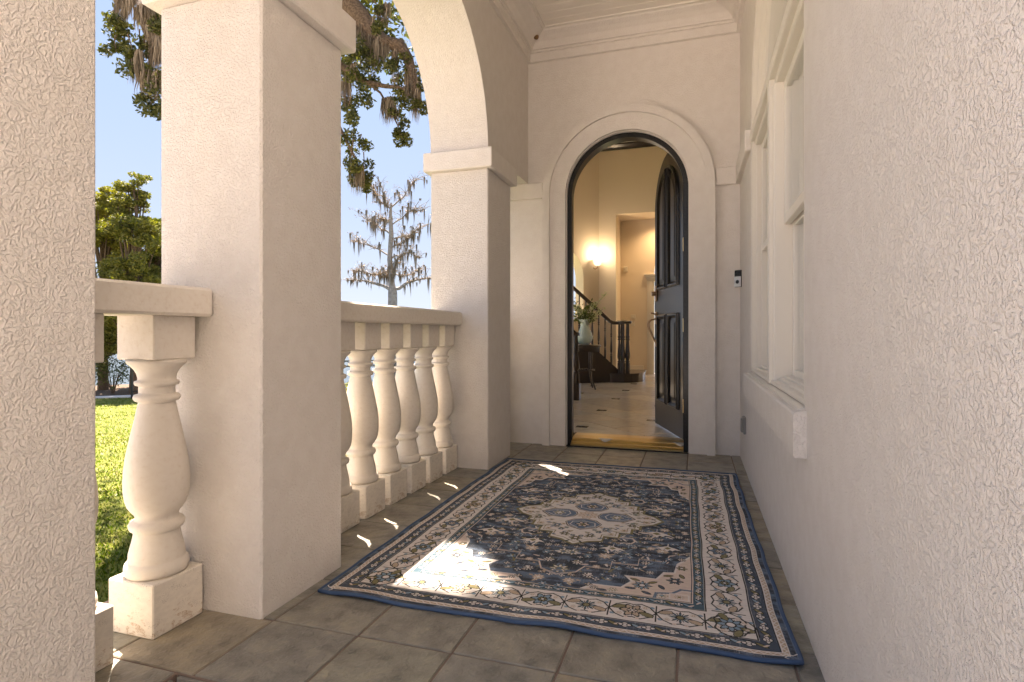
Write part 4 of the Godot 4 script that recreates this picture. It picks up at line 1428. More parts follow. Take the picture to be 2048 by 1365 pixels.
func build_hall_things() -> void:
	# round table
	var t := thing("round_table", "small round dark wood table with splayed legs in the hall", "table", V(-1.70, HF, 9.0))
	var mb := MB.new()
	mb.lathe(Vector3.ZERO, [Vector2(0.0, 0.60), Vector2(0.27, 0.60), Vector2(0.27, 0.675), Vector2(0.30, 0.68), Vector2(0.30, 0.70), Vector2(0.29, 0.71), Vector2(0.0, 0.71)], 32)
	part("table_top", mb.mesh(), M.dark_wood, t)
	mb = MB.new()
	mb.lathe(Vector3.ZERO, [Vector2(0.0, 0.30), Vector2(0.20, 0.30), Vector2(0.205, 0.31), Vector2(0.20, 0.322), Vector2(0.0, 0.322)], 28)
	part("lower_shelf", mb.mesh(), M.dark_wood, t)
	for i in 4:
		var a := TAU * i / 4 + 0.5
		var d := Vector3(cos(a), 0, sin(a))
		mb = MB.new()
		mb.tube([d * 0.20 + Vector3(0, 0.62, 0), d * 0.185 + Vector3(0, 0.45, 0), d * 0.19 + Vector3(0, 0.30, 0), d * 0.22 + Vector3(0, 0.12, 0), d * 0.27 + Vector3(0, 0.008, 0)], [0.021, 0.018, 0.016, 0.014, 0.013], 8)
		part("leg", mb.mesh(), M.dark_wood, t)
	# glass vase
	mb = MB.new()
	mb.lathe(Vector3.ZERO, [Vector2(0.0, 0.0), Vector2(0.07, 0.0), Vector2(0.11, 0.04), Vector2(0.13, 0.11), Vector2(0.12, 0.18), Vector2(0.085, 0.24), Vector2(0.068, 0.30), Vector2(0.075, 0.36), Vector2(0.10, 0.40), Vector2(0.094, 0.40), Vector2(0.070, 0.36), Vector2(0.063, 0.30), Vector2(0.08, 0.24), Vector2(0.115, 0.18), Vector2(0.124, 0.11), Vector2(0.104, 0.043), Vector2(0.0, 0.012)], 28)
	tag(part("glass_vase", mb.mesh(), M.vase, self, V(-1.66, HF + 0.712, 9.0)), "pale green glass vase standing on the round table", "vase")
	# flowers
	t = thing("flower_bouquet", "loose bouquet of white blossoms and greenery in the glass vase", "flowers", V(-1.66, HF + 0.73, 9.0))
	var rng := RandomNumberGenerator.new()
	rng.seed = 19
	var stems := MB.new()
	var leaves := MB.new()
	var bloom := MB.new()
	for i in 26:
		var a := rng.randf() * TAU
		var lean := rng.randf_range(0.08, 0.30)
		var hh := rng.randf_range(0.42, 0.70)
		if i == 0:
			a = 0.1
			lean = 0.36
			hh = 0.80
		var d := Vector3(cos(a), 0, sin(a))
		var pts := [d * -0.03 + Vector3(0, 0.02, 0), d * 0.03 + Vector3(0, 0.34, 0), d * lean * 0.6 + Vector3(0, hh * 0.8, 0), d * lean + Vector3(0, hh, 0)]
		stems.tube(pts, [0.003, 0.003, 0.0025, 0.002], 5)
		for k in 26:
			var q: Vector3 = pts[2].lerp(pts[3], rng.randf()) if k % 2 == 0 else pts[1].lerp(pts[2], rng.randf())
			if i % 3 == 2 or k % 2 == 1:
				leaf(leaves, rng, q + Vector3(rng.randf_range(-0.05, 0.05), rng.randf_range(-0.05, 0.04), rng.randf_range(-0.05, 0.05)), 0.06, Color(0.05, 0.085, 0.02), Color(0.16, 0.18, 0.05))
			else:
				for z in 3:
					leaf(bloom, rng, q + Vector3(rng.randf_range(-0.03, 0.03), rng.randf_range(-0.03, 0.03), rng.randf_range(-0.03, 0.03)), 0.042, Color(0.62, 0.60, 0.50), Color(0.80, 0.78, 0.70))
	part("stems", stems.mesh(), mat(lin(0.07, 0.11, 0.03), 0.6), t)
	part("leaves", leaves.mesh(), M.leaf, t)
	part("blossoms", bloom.mesh(), M.leaf, t)
	# turned post standing at the edge of the doorway view
	mb = MB.new()
	mb.box(Vector3(0, 0.11, 0), Vector3(0.11, 0.22, 0.11), 0.006)
	mb.lathe(Vector3.ZERO, turned(0.05, 0.22, 0.86), 16)
	mb.box(Vector3(0, 0.88, 0), Vector3(0.10, 0.05, 0.10), 0.01)
	tag(part("pedestal", mb.mesh(), M.dark_wood, self, V(-1.50, HF, 7.5)), "dark turned wooden post on a square base just inside the door", "pedestal")
	# lit wall sconce
	var wn := Vector3(0.79, 0, 0.61)
	t = thing("wall_sconce", "lit white glass wall sconce beside the arched hall window", "sconce", V(-2.005, 2.36, 11.88))
	mb = MB.new()
	mb.lathe(wn * 0.13, [Vector2(0.025, 0.0), Vector2(0.065, 0.02), Vector2(0.088, 0.08), Vector2(0.098, 0.16), Vector2(0.092, 0.16), Vector2(0.08, 0.08), Vector2(0.055, 0.025), Vector2(0.02, 0.008)], 24)
	var glow := mat(lin(0.85, 0.75, 0.6), 0.5)
	glow.emission_enabled = true
	glow.emission = lin(1.0, 0.82, 0.58)
	glow.emission_energy_multiplier = 0.3
	part("lamp_shade", mb.mesh(), glow, t)
	mb = MB.new()
	mb.tube([Vector3(0, -0.03, 0), wn * 0.06 + Vector3(0, -0.06, 0), wn * 0.13 + Vector3(0, -0.03, 0), wn * 0.13 + Vector3(0, 0.01, 0)], [0.012, 0.012, 0.014, 0.022], 8)
	part("bracket", mb.mesh(), M.bronze, t)
	var l := OmniLight3D.new()
	l.name = "lamp_light"
	t.add_child(l)
	l.position = wn * 0.22 + Vector3(0, 0.24, 0)
	l.light_color = Color(1.0, 0.88, 0.72)
	l.light_energy = 0.075
	l.light_size = 0.06
	l.omni_range = 14.0
	l.omni_attenuation = 2.0
	l.shadow_enabled = true
	# recessed ceiling lamp in the passage
	t = thing("ceiling_lamp", "recessed warm ceiling lamp in the passage beyond the hall", "lamp", V(-0.72, 3.449, 12.4))
	mb = MB.new()
	mb.lathe(Vector3.ZERO, [Vector2(0.0, -0.004), Vector2(0.06, -0.004), Vector2(0.062, 0.0)], 20)
	var g2 := mat(lin(0.9, 0.8, 0.6), 0.5)
	g2.emission_enabled = true
	g2.emission = lin(1.0, 0.78, 0.48)
	g2.emission_energy_multiplier = 1.0
	part("lamp_lens", mb.mesh(), g2, t)
	mb = MB.new()
	mb.lathe(Vector3.ZERO, [Vector2(0.062, -0.001), Vector2(0.064, -0.008), Vector2(0.085, -0.006), Vector2(0.087, 0.0)], 20)
	part("trim_ring", mb.mesh(), M.trim, t)
	var sp := SpotLight3D.new()
	sp.name = "lamp_light"
	t.add_child(sp)
	sp.position = Vector3(0, -0.03, 0)
	sp.rotation.x = -PI / 2
	sp.spot_angle = 72.0
	sp.spot_range = 14.0
	sp.spot_attenuation = 2.0
	sp.light_color = Color(1.0, 0.82, 0.6)
	sp.light_energy = 0.45
	sp.light_size = 0.06
	sp.shadow_enabled = true
	# far doorway: casing, cornice, open door
	t = thing("far_doorway", "white cased doorway at the end of the passage", "doorway", V(-0.33, HF, 12.78))
	for s in [-1.0, 1.0]:
		mb = MB.new()
		mb.span(s * 0.50, s * 0.645, 0.0, 2.05, -0.025, -0.001, 0.004)
		mb.span(s * 0.53, s * 0.61, 0.0, 2.049, -0.034, -0.0255, 0.004)
		part("casing", mb.mesh(), M.trim, t)
	mb = MB.new()
	mb.span(-0.66, 0.66, 2.052, 2.12, -0.03, -0.001, 0.004)
	mb.span(-0.69, 0.69, 2.1205, 2.16, -0.06, -0.001, 0.008)
	mb.span(-0.71, 0.71, 2.1605, 2.19, -0.08, -0.001, 0.008)
	part("cornice", mb.mesh(), M.trim, t)
	t = thing("far_door", "dark open door with brass hinges in the white doorway", "door", V(-0.80, HF, 12.96))
	mb = MB.new()
	mb.span(-0.024, 0.024, 0.01, 2.03, 0.0, 0.9, 0.003)
	part("slab", mb.mesh(), M.black, t)
	for y in [0.35, 1.05, 1.75]:
		mb = MB.new()
		mb.tube([V(0.03, y - 0.05, -0.006), V(0.03, y + 0.05, -0.006)], [0.014, 0.014], 8)
		part("hinge", mb.mesh(), M.brass, t)
	# switch plates
	var sw := [[1.33, 0.10, 0.085, "beige thermostat on the passage wall above the switch plate", "thermostat"], [1.18, 0.075, 0.115, "white switch plate below the thermostat on the passage wall", "switch plate"]]
	for s in sw:
		mb = MB.new()
		mb.box(Vector3.ZERO, Vector3(s[1], s[2], 0.022), 0.005)
		mb.box(Vector3(0, -0.012, 0.014), Vector3(s[1] * 0.3, s[2] * 0.3, 0.012), 0.003)
		tag(part(s[4].replace(" ", "_"), mb.mesh(), M.trim, self, V(-1.275, s[0], 12.766)), s[3], s[4])
	mb = MB.new()
	mb.box(Vector3.ZERO, Vector3(0.09, 0.12, 0.03), 0.006)
	mb.box(Vector3(0, 0.0, 0.02), Vector3(0.04, 0.05, 0.012), 0.003)
	tag(part("alarm_sensor", mb.mesh(), M.trim, self, V(-1.44, 2.38, 12.762)), "small white alarm box high on the passage wall", "alarm")

# ---------------------------------------------------------------- vegetation
func leaf(mb: MB, rng: RandomNumberGenerator, p: Vector3, s: float, c0: Color, c1: Color) -> void:
	var a := Vector3(rng.randf_range(-1, 1), rng.randf_range(-0.9, 0.6), rng.randf_range(-1, 1)).normalized()
	var b := a.cross(Vector3(rng.randf_range(-1, 1), rng.randf_range(-1, 1), rng.randf_range(-1, 1))).normalized()
	var n := a.cross(b)
	var k := s * rng.randf_range(0.7, 1.2)
	a *= k * 0.5
	b *= k * 0.21
	var fold := n * k * 0.05
	var c := c0.lerp(c1, rng.randf())
	var v0 := p - a
	var v1 := p + b + fold
	var v2 := p + a
	var v3 := p - b + fold
	mb.v.append(v0); mb.v.append(v1); mb.v.append(v2)
	mb.v.append(v0); mb.v.append(v2); mb.v.append(v3)
	var n1 := (v2 - v0).cross(v1 - v0).normalized()
	var n2 := (v3 - v0).cross(v2 - v0).normalized()
	mb.n.append(n1); mb.n.append(n1); mb.n.append(n1)
	mb.n.append(n2); mb.n.append(n2); mb.n.append(n2)
	for i in 6:
		mb.c.append(c)

# sunlight reaches the porch floor through gaps of the oak crown
func in_gap(p: Vector3) -> bool:
	var gx := p.x + SUN.x * p.y
	var gd := -(p.z + SUN.z * p.y)
	for h in [[-1.2, -0.78, 1.88, 2.36], [-0.80, -0.66, 1.95, 2.10], [-1.66, -1.24, 1.9, 3.5], [-1.08, -0.70, 3.55, 3.95], [-2.1, -1.45, 0.7, 1.45]]:
		if gx > h[0] and gx < h[1] and gd > h[2] and gd < h[3]:
			return true
	return false

func cloud(mb: MB, rng: RandomNumberGenerator, o: Vector3, r: Vector3, count: int, s: float, c0: Color, c1: Color, gaps := false) -> void:
	for i in count:
		var d := Vector3(rng.randf_range(-1, 1), rng.randf_range(-1, 1), rng.randf_range(-1, 1))
		if d.length() > 1.0:
			d = d.normalized() * rng.randf_range(0.5, 1.0)
		var p := o + d * r
		if gaps and in_gap(p):
			continue
		leaf(mb, rng, p, s, c0, c1)

func moss(mb: MB, rng: RandomNumberGenerator, a: Vector3, b: Vector3, length: float, count: int, w := 0.010) -> void:
	for i in count:
		var p := a.lerp(b, rng.randf()) + Vector3(rng.randf_range(-0.03, 0.03), 0, rng.randf_range(-0.03, 0.03))
		var l := length * (0.35 + 0.65 * pow(rng.randf(), 0.7))
		var ang := rng.randf() * TAU
		var side := Vector3(cos(ang), 0, sin(ang))
		var n := Vector3(-side.z, 0.15, side.x).normalized()
		var c := Color(0.15, 0.115, 0.075).lerp(Color(0.34, 0.27, 0.185), rng.randf())
		var q := p
		var k := 4
		for j in k:
			var q2 := q + Vector3(rng.randf_range(-0.018, 0.018), -l / k, rng.randf_range(-0.018, 0.018))
			var w0 := side * w * (1.0 - float(j) / k)
			var w1 := side * w * (1.0 - float(j + 1) / k)
			for z in [[q - w0, q + w0, q2 + w1], [q - w0, q2 + w1, q2 - w1]]:
				for e in 3:
					mb.v.append(z[e])
					mb.n.append(n)
					mb.c.append(c)
			q = q2

func path(pts: Array) -> Array:
	var out := []
	for p in pts:
		out.append(V(p[0], p[1], p[2]))
	return out

func tapered(n: int, r0: float, r1: float) -> Array:
	var out := []
	for i in n:
		out.append(lerpf(r0, r1, pow(float(i) / (n - 1), 0.8)))
	return out

func build_oak() -> void:
	var rng := RandomNumberGenerator.new()
	rng.seed = 101
	var t := thing("oak_tree", "spreading live oak hung with grey moss, its boughs reaching over the lawn", "tree", V(-8.2, -0.9, 8.9))
	var o := -t.position
	var shift := func(a: Array) -> Array: return a.map(func(p): return p + o)
	var mb := MB.new()
	mb.tube(shift.call(path([[-8.2, -1.0, 8.9], [-8.2, -0.5, 8.9], [-8.15, 1.2, 8.85], [-8.2, 2.6, 8.9], [-8.1, 3.6, 8.8]])), [0.75, 0.55, 0.45, 0.44, 0.40], 14)
	part("trunk", mb.mesh(), M.bark, t)
	var limbs := [
		[[[-8.15, 3.2, 8.85], [-7.0, 4.9, 8.0], [-6.0, 5.9, 7.2], [-5.27, 6.27, 6.75], [-4.67, 5.62, 6.91], [-4.47, 5.42, 6.97], [-4.32, 5.21, 7.02], [-4.16, 5.05, 7.07], [-3.93, 5.0, 7.14], [-3.83, 4.83, 7.18], [-3.75, 4.52, 7.2], [-3.68, 4.15, 7.22]], 0.24, 0.045],
		[[[-6.0, 5.9, 7.2], [-5.4, 5.3, 6.9], [-5.0, 5.01, 6.8], [-4.67, 4.67, 6.91], [-4.37, 4.48, 7.0], [-4.13, 4.43, 7.08], [-3.93, 4.41, 7.14], [-3.76, 4.35, 7.2]], 0.09, 0.012],
		[[[-4.37, 4.48, 7.0], [-4.2, 4.34, 7.06], [-4.08, 4.13, 7.09], [-3.97, 3.89, 7.13], [-3.89, 3.68, 7.15]], 0.02, 0.006],
		[[[-5.4, 5.3, 6.9], [-5.1, 4.6, 6.9], [-4.8, 3.9, 6.95], [-4.55, 3.4, 7.0], [-4.45, 3.05, 7.05]], 0.045, 0.008],
		[[[-8.15, 3.3, 8.8], [-7.9, 4.6, 7.6], [-7.3, 5.3, 6.3], [-6.7, 5.3, 5.5], [-6.35, 4.8, 5.2], [-6.3, 4.5, 5.25], [-6.35, 4.1, 5.3]], 0.20, 0.012],
		[[[-6.7, 5.3, 5.5], [-6.65, 4.9, 5.2], [-6.6, 4.6, 5.15], [-6.62, 4.45, 5.2]], 0.03, 0.006],
		[[[-8.1, 3.5, 8.8], [-7.0, 6.0, 7.5], [-5.8, 7.8, 6.9], [-4.6, 8.6, 6.0], [-3.4, 9.0, 5.0]], 0.26, 0.06],
		[[[-8.1, 3.5, 8.8], [-8.9, 6.0, 9.8], [-9.3, 7.5, 10.8]], 0.24, 0.06],
		[[[-8.1, 3.5, 8.8], [-8.5, 6.5, 11.0], [-8.0, 8.5, 13.0]], 0.24, 0.06],
		[[[-8.1, 3.5, 8.8], [-8.3, 6.0, 7.6], [-7.9, 7.8, 6.4]], 0.24, 0.06],
		[[[-8.1, 3.5, 8.8], [-7.8, 7.0, 8.6], [-7.2, 9.5, 8.2]], 0.24, 0.06]]
	for l in limbs:
		mb = MB.new()
		mb.tube(shift.call(path(l[0])), tapered(l[0].size(), l[1], l[2]), 10)
		part("limb", mb.mesh(), M.bark, t)
	# twigs and leaf clumps near the porch
	var near1 := [[-6.44, 4.66, 4.95, .16], [-6.55, 4.5, 5.0, .16], [-6.43, 4.58, 4.93, .11], [-6.5, 4.36, 4.98, .13], [-6.0, 4.74, 4.99, .2], [-6.1, 4.13, 5.02, .2], [-6.02, 3.92, 5.05, .18], [-6.03, 3.68, 5.04, .17], [-5.98, 3.56, 5.05, .15], [-5.95, 4.53, 5.06, .16], [-6.22, 4.23, 4.98, .13], [-6.14, 4.32, 5.0, .14], [-5.94, 4.04, 5.06, .18]]
	var near2 := [[-4.38, 4.83, 6.62, .21], [-4.3, 4.74, 6.9, .22], [-4.59, 4.64, 7.06, .21], [-4.5, 4.68, 7.34, .17], [-4.32, 4.21, 6.77, .17], [-4.21, 5.43, 7.05, .13], [-4.24, 5.33, 7.29, .14], [-4.04, 5.03, 6.73, .11], [-3.94, 4.67, 7.01, .17], [-3.91, 4.64, 7.27, .17], [-4.11, 4.57, 7.46, .14], [-3.7, 4.17, 6.96, .17], [-3.97, 3.99, 7.13, .14], [-4.01, 3.76, 7.37, .15], [-3.76, 3.67, 6.82, .10], [-3.6, 4.08, 7.12, .12], [-4.64, 3.75, 7.04, .2], [-4.68, 3.65, 7.28, .16], [-4.46, 3.29, 6.72, .18], [-4.5, 3.15, 6.96, .16], [-4.5, 3.07, 7.21, .12], [-4.4, 3.82, 6.62, .17], [-3.58, 4.43, 7.13, .11], [-4.52, 3.29, 7.08, .15], [-4.65, 4.2, 6.9, .2], [-4.45, 4.45, 6.9, .2]]
	var fol := MB.new()
	var tw := MB.new()
	var dark := Color(0.035, 0.048, 0.014)
	var light := Color(0.185, 0.175, 0.05)
	for c in near1 + near2:
		var p := V(c[0], c[1], c[2]) + o
		var r: float = c[3]
		for k in 3:
			var q := p + Vector3(rng.randf_range(-1, 1), rng.randf_range(-0.9, 0.9), rng.randf_range(-1, 1)) * r * 0.75
			cloud(fol, rng, q, Vector3(r, r * 0.9, r) * 0.62, int(42 + r * 210), 0.07, dark, light)
		tw.tube([p + Vector3(rng.randf_range(-0.1, 0.1), r * 1.6, rng.randf_range(-0.1, 0.1)), p + Vector3(rng.randf_range(-0.05, 0.05), r * 0.6, 0), p - Vector3(0, r * 0.6, 0)], [0.009, 0.006, 0.003], 5)
	# crown over the porch and round the other limbs
	for c in 100:
		var p := V(rng.randf_range(-6.2, -2.2), rng.randf_range(6.9, 9.4), rng.randf_range(3.8, 8.8))
		for k in 380:
			var q := p + Vector3(rng.randf_range(-1, 1), rng.randf_range(-0.5, 0.5), rng.randf_range(-1, 1)) * 0.75
			if not in_gap(q):
				leaf(fol, rng, q + o, 0.13, dark, light)
	for c in 50:
		var a := rng.randf() * TAU
		var rr := rng.randf_range(0.6, 3.2)
		var p := V(-6.9 + cos(a) * rr, rng.randf_range(6.6, 10.5 - rr * 0.35), 9.0 + sin(a) * rr)
		for k in 170:
			var q := p + Vector3(rng.randf_range(-1, 1), rng.randf_range(-0.5, 0.5), rng.randf_range(-1, 1)) * 0.9
			if not in_gap(q):
				leaf(fol, rng, q + o, 0.15, dark, light)
	for c in 14:
		var p := V(rng.randf_range(-5.0, -3.3), rng.randf_range(6.9, 9.0), rng.randf_range(4.2, 5.6))
		for k in 420:
			var q := p + Vector3(rng.randf_range(-1, 1), rng.randf_range(-0.5, 0.5), rng.randf_range(-1, 1)) * 0.6
			if not in_gap(q):
				leaf(fol, rng, q + o, 0.13, dark, light)
	for c in 13:
		var p := V(rng.randf_range(-10.2, -7.6), rng.randf_range(6.8, 8.8), rng.randf_range(6.2, 8.8))
		for k in 230:
			var q := p + Vector3(rng.randf_range(-1, 1), rng.randf_range(-0.5, 0.5), rng.randf_range(-1, 1)) * 0.7
			if not in_gap(q):
				leaf(fol, rng, q + o, 0.14, dark, light)
	part("twigs", tw.mesh(), M.bark, t)
	part("crown", fol.mesh(), M.leaf, t).set_meta("kind", "stuff")
	# moss
	var ms := MB.new()
	var drapes := [[-4.42, 5.36, 6.99, .55, 70, .16], [-4.32, 5.19, 7.02, .60, 120, .14], [-4.23, 5.08, 7.05, .50, 90, .12], [-4.15, 5.01, 7.07, .30, 40, .08], [-4.0, 4.95, 7.12, .62, 22, .05], [-3.79, 4.66, 7.19, .55, 80, .06], [-3.72, 4.48, 7.21, .6, 90, .06], [-4.11, 4.27, 7.09, .42, 80, .08], [-4.05, 4.24, 7.1, .35, 60, .07], [-3.84, 4.43, 7.17, .28, 50, .06], [-4.55, 5.4, 6.95, .6, 90, .15], [-4.6, 4.73, 6.93, .4, 60, .12], [-4.51, 3.3, 6.96, .45, 50, .12], [-4.17, 5.57, 7.07, .35, 50, .12], [-4.65, 4.5, 6.9, .4, 50, .1],
		[-6.25, 4.92, 4.92, .38, 90, .12], [-6.36, 4.95, 4.93, .40, 90, .1], [-6.12, 4.75, 4.98, .30, 60, .08], [-6.02, 4.55, 5.02, .32, 60, .05], [-5.95, 4.38, 5.05, .42, 140, .08], [-6.18, 4.22, 4.98, .40, 90, .09], [-6.1, 4.02, 5.02, .35, 60, .08], [-5.98, 4.0, 5.05, .35, 60, .06], [-6.0, 4.85, 5.0, .3, 60, .1]]
	for m in drapes:
		var p := V(m[0], m[1], m[2]) + o
		moss(ms, rng, p - Vector3(m[5], 0, m[5] * 0.3), p + Vector3(m[5], 0.0, m[5] * 0.3), m[3], int(m[4] * 1.5), 0.011)
	var mm := foliage_mat(Color(0.3, 0.25, 0.17))
	mm.roughness = 0.95
	part("hanging_moss", ms.mesh(), mm, t).set_meta("kind", "stuff")

func build_cypress() -> void:
	var rng := RandomNumberGenerator.new()
	rng.seed = 202
	var base := V(-19.16, -2.2, 33.77)
	var t := thing("cypress_tree", "bare grey cypress with upswept limbs and hanging moss standing in the river", "tree", base)
	var mb := MB.new()
	mb.tube([Vector3(0, 0, 0), Vector3(0, 1.2, 0), Vector3(0, 4.0, 0), Vector3(0, 5.9, 0), Vector3(-0.05, 6.5, 0), Vector3(-0.22, 8.1, 0), Vector3(-0.1, 9.8, 0), Vector3(-0.16, 11.1, 0), Vector3(-0.1, 11.9, 0)], [0.7, 0.5, 0.33, 0.30, 0.19, 0.165, 0.16, 0.11, 0.05], 14)
	part("trunk", mb.mesh(), M.grey_bark, t)
	var tips := []
	# [height, side (+ right), reach, rise, radius]
	for l in [[6.1, 1.0, 3.6, 0.9, 0.26], [6.1, -1.0, 3.4, 1.0, 0.24], [7.4, -1.0, 3.2, -0.2, 0.17], [6.4, 0.4, 1.8, 2.0, 0.15], [8.2, 1.0, 2.4, 0.3, 0.14], [8.3, -1.0, 3.3, 1.6, 0.12], [8.9, 1.0, 2.0, 0.9, 0.13], [9.5, 1.0, 3.2, 0.5, 0.12], [9.8, -1.0, 2.6, 1.3, 0.13], [10.4, 1.0, 2.8, 1.1, 0.10], [11.5, -1.0, 1.3, 1.2, 0.11], [11.6, 1.0, 1.8, 1.5, 0.11], [11.3, -0.5, 0.8, 1.6, 0.07], [10.6, -0.8, 1.8, 0.4, 0.09], [7.0, -0.5, 2.0, 0.3, 0.12], [7.1, 0.8, 2.6, 0.2, 0.10]]:
		var dz := rng.randf_range(-0.9, 0.9)
		var pts := []
		for i in 7:
			var a := i / 6.0
			pts.append(Vector3(l[1] * l[2] * a - 0.12, l[0] + l[3] * a + 0.32 * sin(a * 5.0 + l[0] * 3.0) * a + rng.randf_range(-0.12, 0.12) * (1.0 if i > 0 else 0.0), dz * a))
		var limb := MB.new()
		limb.tube(pts, tapered(7, l[4] * 0.55, 0.016), 7)
		for k in 30:
			var b := rng.randf_range(0.25, 1.0) * 6.0
			var q: Vector3 = pts[int(minf(b, 5.0))].lerp(pts[int(minf(b, 5.0)) + 1], fmod(b, 1.0))
			var e := q + Vector3(rng.randf_range(-0.6, 0.8) * l[1], rng.randf_range(-0.1, 0.7), rng.randf_range(-0.6, 0.6))
			limb.tube([q, q.lerp(e, 0.5) + Vector3(0, 0.06, 0), e], [0.025, 0.016, 0.007], 4)
			tips.append(q)
			tips.append(e)
		part("limb", limb.mesh(), M.grey_bark, t)
	var ms := MB.new()
	var rust := MB.new()
	for p in tips:
		if rng.randf() < 0.36:
			moss(ms, rng, p, p + Vector3(rng.randf_range(-0.12, 0.12), 0, 0.05), pow(rng.randf(), 1.6) * 1.1 + 0.15, 14, 0.022)
		if rng.randf() < 0.5:
			cloud(rust, rng, p, Vector3(0.28, 0.12, 0.28), 12, 0.09, Color(0.26, 0.15, 0.06), Color(0.52, 0.35, 0.14))
	var mm := foliage_mat(Color(0.15, 0.12, 0.09))
	part("hanging_moss", ms.mesh(), mm, t).set_meta("kind", "stuff")
	part("leaves", rust.mesh(), foliage_mat(Color(0.3, 0.2, 0.08)), t).set_meta("kind", "stuff")

func bank_tree(called: String, label: String, at: Vector3, clumps: Array, trunk_r: float, c0: Color, c1: Color, seed_: int, group: String) -> void:
	var rng := RandomNumberGenerator.new()
	rng.seed = seed_
	var t := thing(called, label, "tree", at, 0.0, group)
	var top := 0.0
	for c in clumps:
		top = maxf(top, c[1])
	var mb := MB.new()
	var pts := []
	for i in 7:
		pts.append(Vector3(rng.randf_range(-0.08, 0.08) * i * 0.4, top * i / 6.0, rng.randf_range(-0.08, 0.08) * i * 0.3))
	mb.tube(pts, tapered(7, trunk_r, 0.03), 10)
	for c in clumps:
		var k := int(clampf(c[1] / top * 5.0 - 1.2, 1, 5))
		mb.tube([pts[k], pts[k].lerp(Vector3(c[0], c[1], c[2]), 0.55) + Vector3(0, 0.12, 0), Vector3(c[0], c[1], c[2])], [trunk_r * 0.35, trunk_r * 0.2, 0.012], 6)
	part("trunk", mb.mesh(), M.bark, t)
	var fol := MB.new()
	for c in clumps:
		var r: float = c[3]
		for k in 6:
			var q := Vector3(c[0], c[1], c[2]) + Vector3(rng.randf_range(-1, 1), rng.randf_range(-0.6, 0.6), rng.randf_range(-1, 1)) * r * 0.8
			cloud(fol, rng, q, Vector3(r, r * 0.55, r) * 0.6, int(330 * r), 0.11, c0, c1)
	part("crown", fol.mesh(), M.leaf, t).set_meta("kind", "stuff")

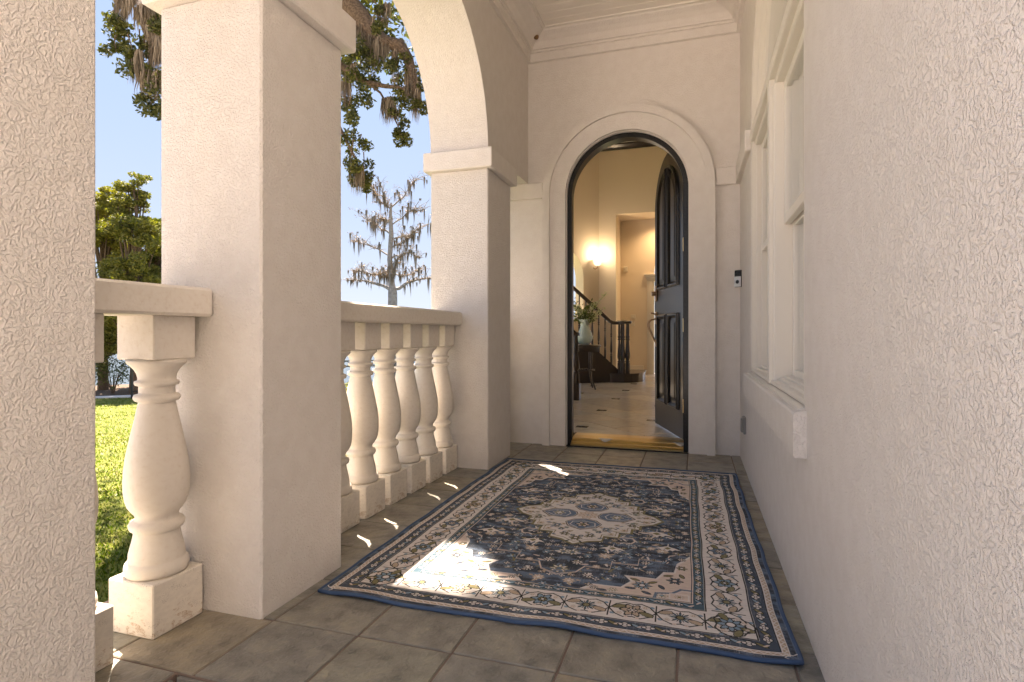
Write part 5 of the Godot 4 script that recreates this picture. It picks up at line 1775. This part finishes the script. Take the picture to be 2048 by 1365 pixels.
func build_bank() -> void:
	var rng := RandomNumberGenerator.new()
	rng.seed = 55
	var spec := [["conifer_tree", "tall feathery yellow green tree by the river, standing outermost on the bank", V(-19.4, -1.0, 14.4), 6.9, 1.9, 0.17, Color(0.13, 0.13, 0.02), Color(0.42, 0.36, 0.06)],
		["bank_tree", "slender tree with a thin pointed leafy top on the river bank", V(-17.4, -1.0, 13.95), 7.1, 1.3, 0.16, Color(0.08, 0.10, 0.018), Color(0.33, 0.29, 0.07)],
		["bank_tree", "broad dark leafy tree on the river bank behind the slender one", V(-18.2, -1.0, 15.4), 5.9, 1.8, 0.2, Color(0.05, 0.07, 0.015), Color(0.20, 0.20, 0.045)]]
	for s in spec:
		var clumps := []
		var h: float = s[3]
		for i in 56:
			var y := rng.randf_range(0.22, 1.0)
			var reach: float = s[4] * (1.08 - y) * 1.3 + 0.12
			var a := rng.randf() * TAU
			clumps.append([cos(a) * reach * rng.randf_range(0.3, 1.0), y * h, sin(a) * reach * rng.randf_range(0.3, 1.0), rng.randf_range(0.34, 0.66) * (1.35 - y * 0.75)])
		bank_tree(s[0], s[1], s[2], clumps, s[5], s[6], s[7], 300 + int(h * 10), "trees on the river bank")
	# shrubs
	for s in [["shrub", "dark green shrub between the tree trunks on the river bank", V(-17.9, -1.0, 13.6), 0.55, 1.35, Color(0.03, 0.055, 0.012), Color(0.10, 0.14, 0.03), 700], ["shrub", "sunlit yellow green shrub beside the iron fence", V(-8.9, -0.9, 13.2), 0.6, 0.62, Color(0.10, 0.12, 0.015), Color(0.34, 0.30, 0.04), 900], ["shrub", "small rounded yellow shrub farther along the iron fence", V(-7.9, -0.9, 13.4), 0.42, 0.5, Color(0.12, 0.12, 0.015), Color(0.34, 0.28, 0.04), 500], ["shrub", "pale flowering shrub at the foot of the outermost bank tree", V(-18.9, -1.0, 13.4), 0.8, 2.0, Color(0.12, 0.12, 0.05), Color(0.40, 0.36, 0.20), 1300]]:
		var t := thing(s[0], s[1], "shrub", s[2])
		var mb := MB.new()
		var fol := MB.new()
		for i in 9:
			var a := rng.randf() * TAU
			var e := Vector3(cos(a) * s[3] * 0.7, s[4] * rng.randf_range(0.5, 1.0), sin(a) * s[3] * 0.7)
			mb.tube([Vector3(0, -0.05, 0), e * Vector3(0.4, 0.6, 0.4), e], [0.02, 0.014, 0.005], 5)
			cloud(fol, rng, e - Vector3(0, 0.1, 0), Vector3(s[3] * 0.55, s[4] * 0.35, s[3] * 0.55), int(s[7] / 5.0), 0.09, s[5], s[6])
		part("stems", mb.mesh(), M.bark, t)
		part("foliage", fol.mesh(), M.leaf, t).set_meta("kind", "stuff")
	# iron fence along the shore
	var f := thing("iron_fence", "black iron fence with ring ornaments along the shore", "fence", V(-10.5, -0.9, shore(-10.5) - 0.5), atan2(0.82, 1.0))
	var post := MB.new()
	post.box(Vector3(0, 0.52, 0), Vector3(0.05, 1.04, 0.05), 0.004)
	post.lathe(Vector3(0, 1.04, 0), [Vector2(0.03, 0.0), Vector2(0.045, 0.03), Vector2(0.03, 0.06), Vector2(0.0, 0.10)], 8)
	var pm := post.mesh()
	for i in 9:
		part("post", pm, M.iron, f, Vector3(-6.0 + i * 1.5, 0, 0))
	for y in [0.22, 0.80, 0.98]:
		var mb := MB.new()
		mb.box(Vector3(0, y, 0), Vector3(12.0, 0.035, 0.03), 0.003)
		part("rail", mb.mesh(), M.iron, f)
	var ring := MB.new()
	var pts := []
	var rad := []
	for i in 17:
		pts.append(Vector3(cos(TAU * i / 16) * 0.075, 0.89 + sin(TAU * i / 16) * 0.075, 0))
		rad.append(0.012)
	ring.tube(pts, rad, 5)
	var rm := ring.mesh()
	var pick := MB.new()
	pick.box(Vector3(0, 0.6, 0), Vector3(0.018, 1.0, 0.018), 0.002)
	var km := pick.mesh()
	for i in 40:
		part("ring", rm, M.iron, f, Vector3(-5.85 + i * 0.3, 0, 0))
		part("picket", km, M.iron, f, Vector3(-5.7 + i * 0.3, 0, 0))

# ---------------------------------------------------------------- everything
func _ready() -> void:
	var cam := Camera3D.new()
	cam.name = "camera"
	add_child(cam)
	cam.position = Vector3(0, 0.95, 0)
	cam.rotation.y = deg_to_rad(17.72)
	cam.set_frustum(0.1 * 682.5 / 1139.0, Vector2(0, -14.5 / 1139.0 * 0.05), 0.05, 6000.0)
	cam.current = true

	var env := Environment.new()
	env.background_mode = Environment.BG_SKY
	var sky := Sky.new()
	var sm := ProceduralSkyMaterial.new()
	sm.sky_top_color = lin(0.108, 0.142, 0.215)
	sm.sky_horizon_color = lin(0.185, 0.196, 0.213)
	sm.sky_curve = 0.13
	sm.ground_bottom_color = lin(0.10, 0.11, 0.10)
	sm.ground_horizon_color = lin(0.18, 0.19, 0.20)
	sm.sky_energy_multiplier = 1.0
	sky.sky_material = sm
	env.sky = sky
	env.tonemap_mode = Environment.TONE_MAPPER_LINEAR
	env.tonemap_exposure = 5.1
	env.sdfgi_enabled = true
	env.ssao_enabled = true
	env.ssil_enabled = true
	var we := WorldEnvironment.new()
	we.name = "world"
	we.environment = env
	add_child(we)
	var sun := DirectionalLight3D.new()
	sun.name = "sun"
	add_child(sun)
	sun.look_at_from_position(Vector3.ZERO, SUN, Vector3.UP)
	sun.light_energy = 1.6
	sun.light_color = Color(1.0, 0.93, 0.86)
	sun.light_angular_distance = 0.5
	sun.shadow_enabled = true

	make_materials()
	build_ground()
	build_floor()
	build_arcade()
	build_end_wall()
	build_house_wall()
	build_ceiling()
	build_hall()
	build_door()
	build_window()
	build_rug()
	build_small_fittings()
	build_stairs()
	build_hall_things()
	build_oak()
	build_cypress()
	build_bank()
